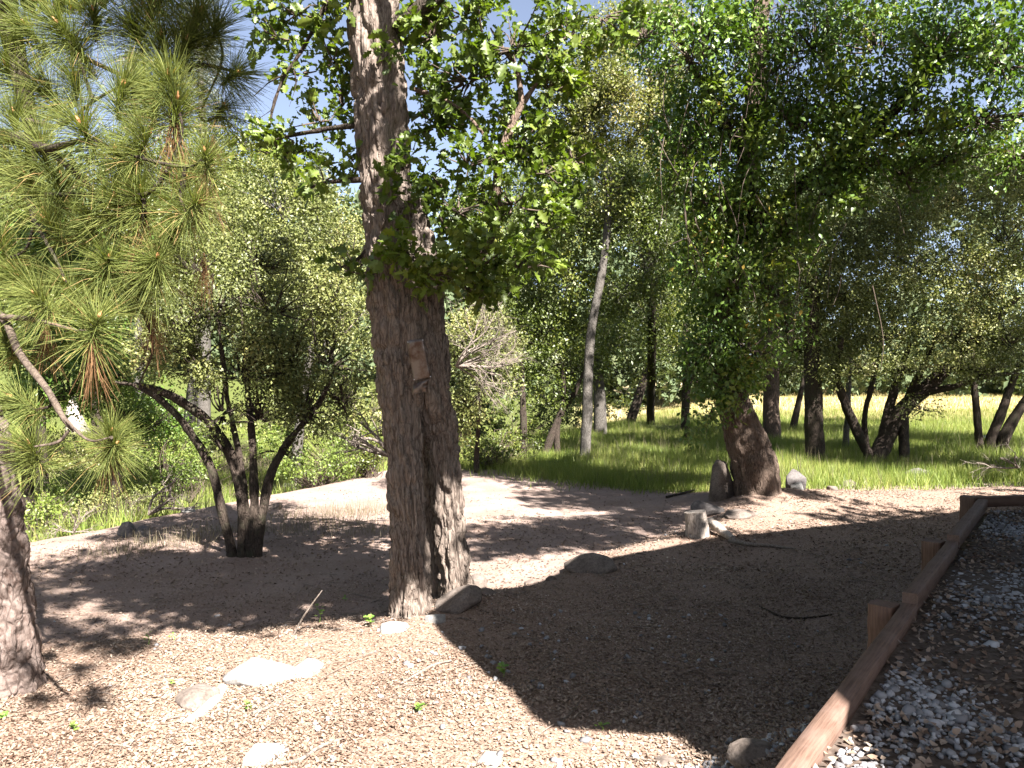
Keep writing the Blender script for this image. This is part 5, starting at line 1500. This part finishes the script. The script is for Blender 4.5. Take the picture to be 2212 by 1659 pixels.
rock(1060, 1656, 60, 22, 0.14, MAT['pale_stone'], 22, 'whitish stone in the sunny litter at the bottom', sink=0.4)
rock(845, 1368, 70, 26, 0.18, MAT['pale_stone'], 23, 'pale pink stone under the bark of the twin trunk foot', sink=0.4)
rock(940, 1345, 46, 26, 0.14, MAT['pale_stone'], 24, 'light stone lit at the base of the wedged brown rock', sink=0.4)
rock(250, 1128, 26, 30, 0.1, MAT['pale_stone'], 25, 'white chalky stone standing by the ravine brush')
rock(402, 1108, 36, 12, 0.12, MAT['pale_stone'], 26, 'pale stone at the dirt edge under the live oak')
rock(590, 1100, 36, 18, 0.14, MAT['stone'], 27, 'brown stone behind the live oak stems')
rock(770, 1060, 12, 8, 0.05, MAT['pale_stone'], 28, 'tiny white stone on the bare pink dirt')
rock(1640, 1648, 120, 46, 0.14, MAT['stone'], 29, 'brown stone among spilled gravel under the rail', sink=0.4)
rock(1440, 1655, 60, 16, 0.1, MAT['stone'], 30, 'dark stone in the brown leaves at the bottom', sink=0.35)
k = 31
for (px0, py0, w_, h_) in ((620, 1052, 30, 10), (665, 1042, 34, 12), (705, 1034, 30, 9), (745, 1028, 36, 10), (790, 1018, 30, 9)):
    rock(px0, py0, w_, h_, 0.14, MAT['pale_stone'], k, ('first', 'second', 'third', 'fourth', 'fifth')[k - 31] + ' pale low stone on the dirt edge, counted from live oak towards twin oak', group='stones lining the dirt edge')
    k += 1

def log_thing(name, label, pts, rad, mat, cat, bark=0.006, seg=24, knots=0):
    root = thing(name, label, cat, pts[0])
    m_ = MB()
    tube(m_, pts, rad, seg=seg, rings=len(pts) * 16, lump=0.15, bark=bark, fx=14, fs=4, seed=pts[0][0] * 3)
    m_.build('stem', mat, root, True)
    return root
def gpts(lst, up=0.02):
    r = []
    for px0, py0 in lst:
        g = G(px0, py0)
        r.append(np.array([g[0], g[1], g[2] + up]))
    return r
# cut block standing on end
g = G(1508, 1160)
root = thing('wood_block', 'upright pale sawn wood block standing on the sunlit terrace', 'stump', g)
m_ = MB()
tube(m_, [g + np.array([0, 0.05, -0.1]), g + np.array([0, 0.05, 0.12]), g + np.array([-0.03, 0.06, M(54, g[1])])], [0.2, 0.19, 0.17], seg=40, rings=40, lump=0.12, bark=0.012, fx=8, fs=3, seed=5)
m_.build('block', MAT['bleached'], root, True)
a, b_ = G(1535, 1150), G(1583, 1170)
log_thing('fallen_log', 'short broken bleached log lying beside the wood block', [a + np.array([0, 0, 0.16]), (a + b_) / 2 + np.array([0, 0, 0.1]), b_ + np.array([0.0, 0, 0.05])], [0.085, 0.075, 0.05], MAT['bleached'], 'log', 0.015)
log_thing('fallen_branch', 'thin dark branch lying in the roof shadow past the log', gpts([(1575, 1172), (1620, 1180), (1670, 1184), (1720, 1190)], 0.03), [0.04, 0.03, 0.025, 0.012], MAT['dead_wood'], 'branch', 0.003, 10)
log_thing('fallen_branch', 'dark curved branch on the shaded litter near the timber wall', gpts([(1640, 1312), (1690, 1335), (1740, 1338), (1800, 1330)], 0.015), [0.008, 0.012, 0.012, 0.006], MAT['dark_bark'], 'branch', 0.0, 8)
g = G(630, 1372)
log_thing('fallen_branch', 'dry stick poking up at a slant from the bank', [g + np.array([0, 0, -0.03]), P(660, 1325, g[1] + 0.05), P(696, 1275, g[1] + 0.1)], [0.012, 0.01, 0.004], MAT['dead_wood'], 'stick', 0.0, 8)
log_thing('fallen_branch', 'long thin curved stick on sunny litter at the bottom edge', gpts([(560, 1658), (640, 1650), (690, 1620), (745, 1600)], 0.02), [0.012, 0.016, 0.014, 0.006], MAT['dead_wood'], 'stick', 0.002, 8)
log_thing('fallen_branch', 'pale bent stick on the sunlit litter before the roof shadow', gpts([(865, 1482), (900, 1462), (940, 1440), (975, 1432)], 0.02), [0.008, 0.014, 0.013, 0.008], MAT['dead_wood'], 'stick', 0.002, 8)
log_thing('fallen_branch', 'straight bleached stick lying below the white rocks', gpts([(545, 1548), (590, 1528), (635, 1505)], 0.02), [0.016, 0.013, 0.006], MAT['dead_wood'], 'stick', 0.002, 8)
log_thing('exposed_root', 'thick pale exposed root curling down from the big white rock', gpts([(480, 1490), (468, 1510), (440, 1540), (400, 1565)], 0.01), [0.05, 0.05, 0.05, 0.03], MAT['bleached'], 'root', 0.006, 14)
log_thing('fallen_branch', 'short dark stick in front of the leaning oak by the flat stone', gpts([(1440, 1078), (1480, 1068), (1510, 1058)], 0.04), [0.03, 0.025, 0.012], MAT['dark_bark'], 'stick', 0.0, 8)
# sun-bleached stump down in the ravine
g = G(160, 938)
root = thing('bleached_stump', 'sun-bleached broken stump in the ravine at the tip of the pine limb', 'stump', g)
m_ = MB()
hh = M(70, g[1])
tube(m_, [g + np.array([0.2, 0, -0.2]), g + np.array([0.05, 0, hh * 0.4]), g + np.array([-0.05, 0, hh * 0.8]), g + np.array([0, 0, hh * 1.15])], [hh * 0.4, hh * 0.28, hh * 0.2, hh * 0.1], seg=30, rings=40, lump=0.25, bark=0.04, fx=6, fs=2, seed=2)
m_.build('stump', MAT['bleached'], root, True)
# a small pale tin by the three stems
g = G(2125, 952)
root = thing('tin_can', 'small pale metal can lying at the foot of the slanting stems', 'can', g)
m_ = MB()
tube(m_, [g + np.array([-0.1, 0, 0.1]), g + np.array([-0.095, 0, 0.1]), g + np.array([0.1, 0.03, 0.1])], [0.08, 0.1, 0.1], seg=24, rings=8)
m_.build('can_body', MAT['pale_metal'], root, True)
m_ = MB()
tube(m_, [g + np.array([0.1, 0.03, 0.1]), g + np.array([0.115, 0.032, 0.1])], [0.105, 0.105], seg=24, rings=2)
m_.build('rim', MAT['rusty_metal'], root)

def seedling(px0, py0, hpx, n, seed, label, leaf=0.05):
    g = G(px0, py0)
    rng = np.random.default_rng(seed)
    h = M(hpx, g[1])
    root = thing('seedling', label, 'seedling', g, 'seedlings in the leaf litter')
    m_ = MB()
    tube(m_, [g, g + np.array([0.01, 0, h * 0.5]), g + np.array([rng.normal() * 0.03, 0, h])], [0.004, 0.003, 0.002], seg=6, rings=8)
    m_.build('stem', MAT['seedling'], root)
    t = rng.random(n)
    pos = g + np.stack([rng.normal(size=n) * 0.015, rng.normal(size=n) * 0.015, h * (0.35 + 0.65 * t)], 1)
    dr = unit(np.stack([rng.normal(size=n), rng.normal(size=n), 0.3 + 0.3 * rng.random(n)], 1))
    me = None
    for j in range(n):
        m_ = MB()
        place(m_, T_LOB if leaf > 0.04 else T_DIA, pos[j:j + 1], dr[j:j + 1], np.array([[0, -0.3, 1.0]]), [leaf * rng.uniform(0.7, 1.2)], np.array([rng.random()]))
        m_.build('leaf', MAT['seedling'], root)
seedling(1087, 1465, 26, 8, 1, 'bright oak seedling alone in the roof shadow', 0.07)
seedling(800, 1356, 26, 9, 2, 'green seedling on the bank left of the twin oak foot', 0.07)
seedling(905, 1545, 24, 10, 3, 'yellow-green weed in the sunny litter below the shadow edge', 0.05)
seedling(320, 1395, 28, 5, 4, 'thin upright weed at the lower rim of the tree shade', 0.035)
seedling(375, 1385, 16, 6, 5, 'tiny green sprout near the thin weed at the rim of tree shade', 0.04)
seedling(158, 1580, 16, 9, 6, 'small weed below the pine trunk in dry needles', 0.045)
seedling(540, 1535, 18, 7, 7, 'small green sprout beside the straight bleached stick', 0.045)
seedling(690, 1345, 40, 10, 8, 'grey leafy weed leaning on the slanted dry stick', 0.045)
seedling(1300, 1580, 16, 6, 9, 'dark sprig at the lower edge of the roof shadow', 0.04)
seedling(375, 1480, 12, 6, 10, 'low yellowish sprout in sunny litter above the pinkish rock', 0.035)
seedling(8, 1555, 14, 8, 11, 'mossy green sprout at the left picture edge', 0.045)
seedling(745, 1300, 12, 8, 12, 'sprout on the dark shaded ground behind the bank', 0.04)
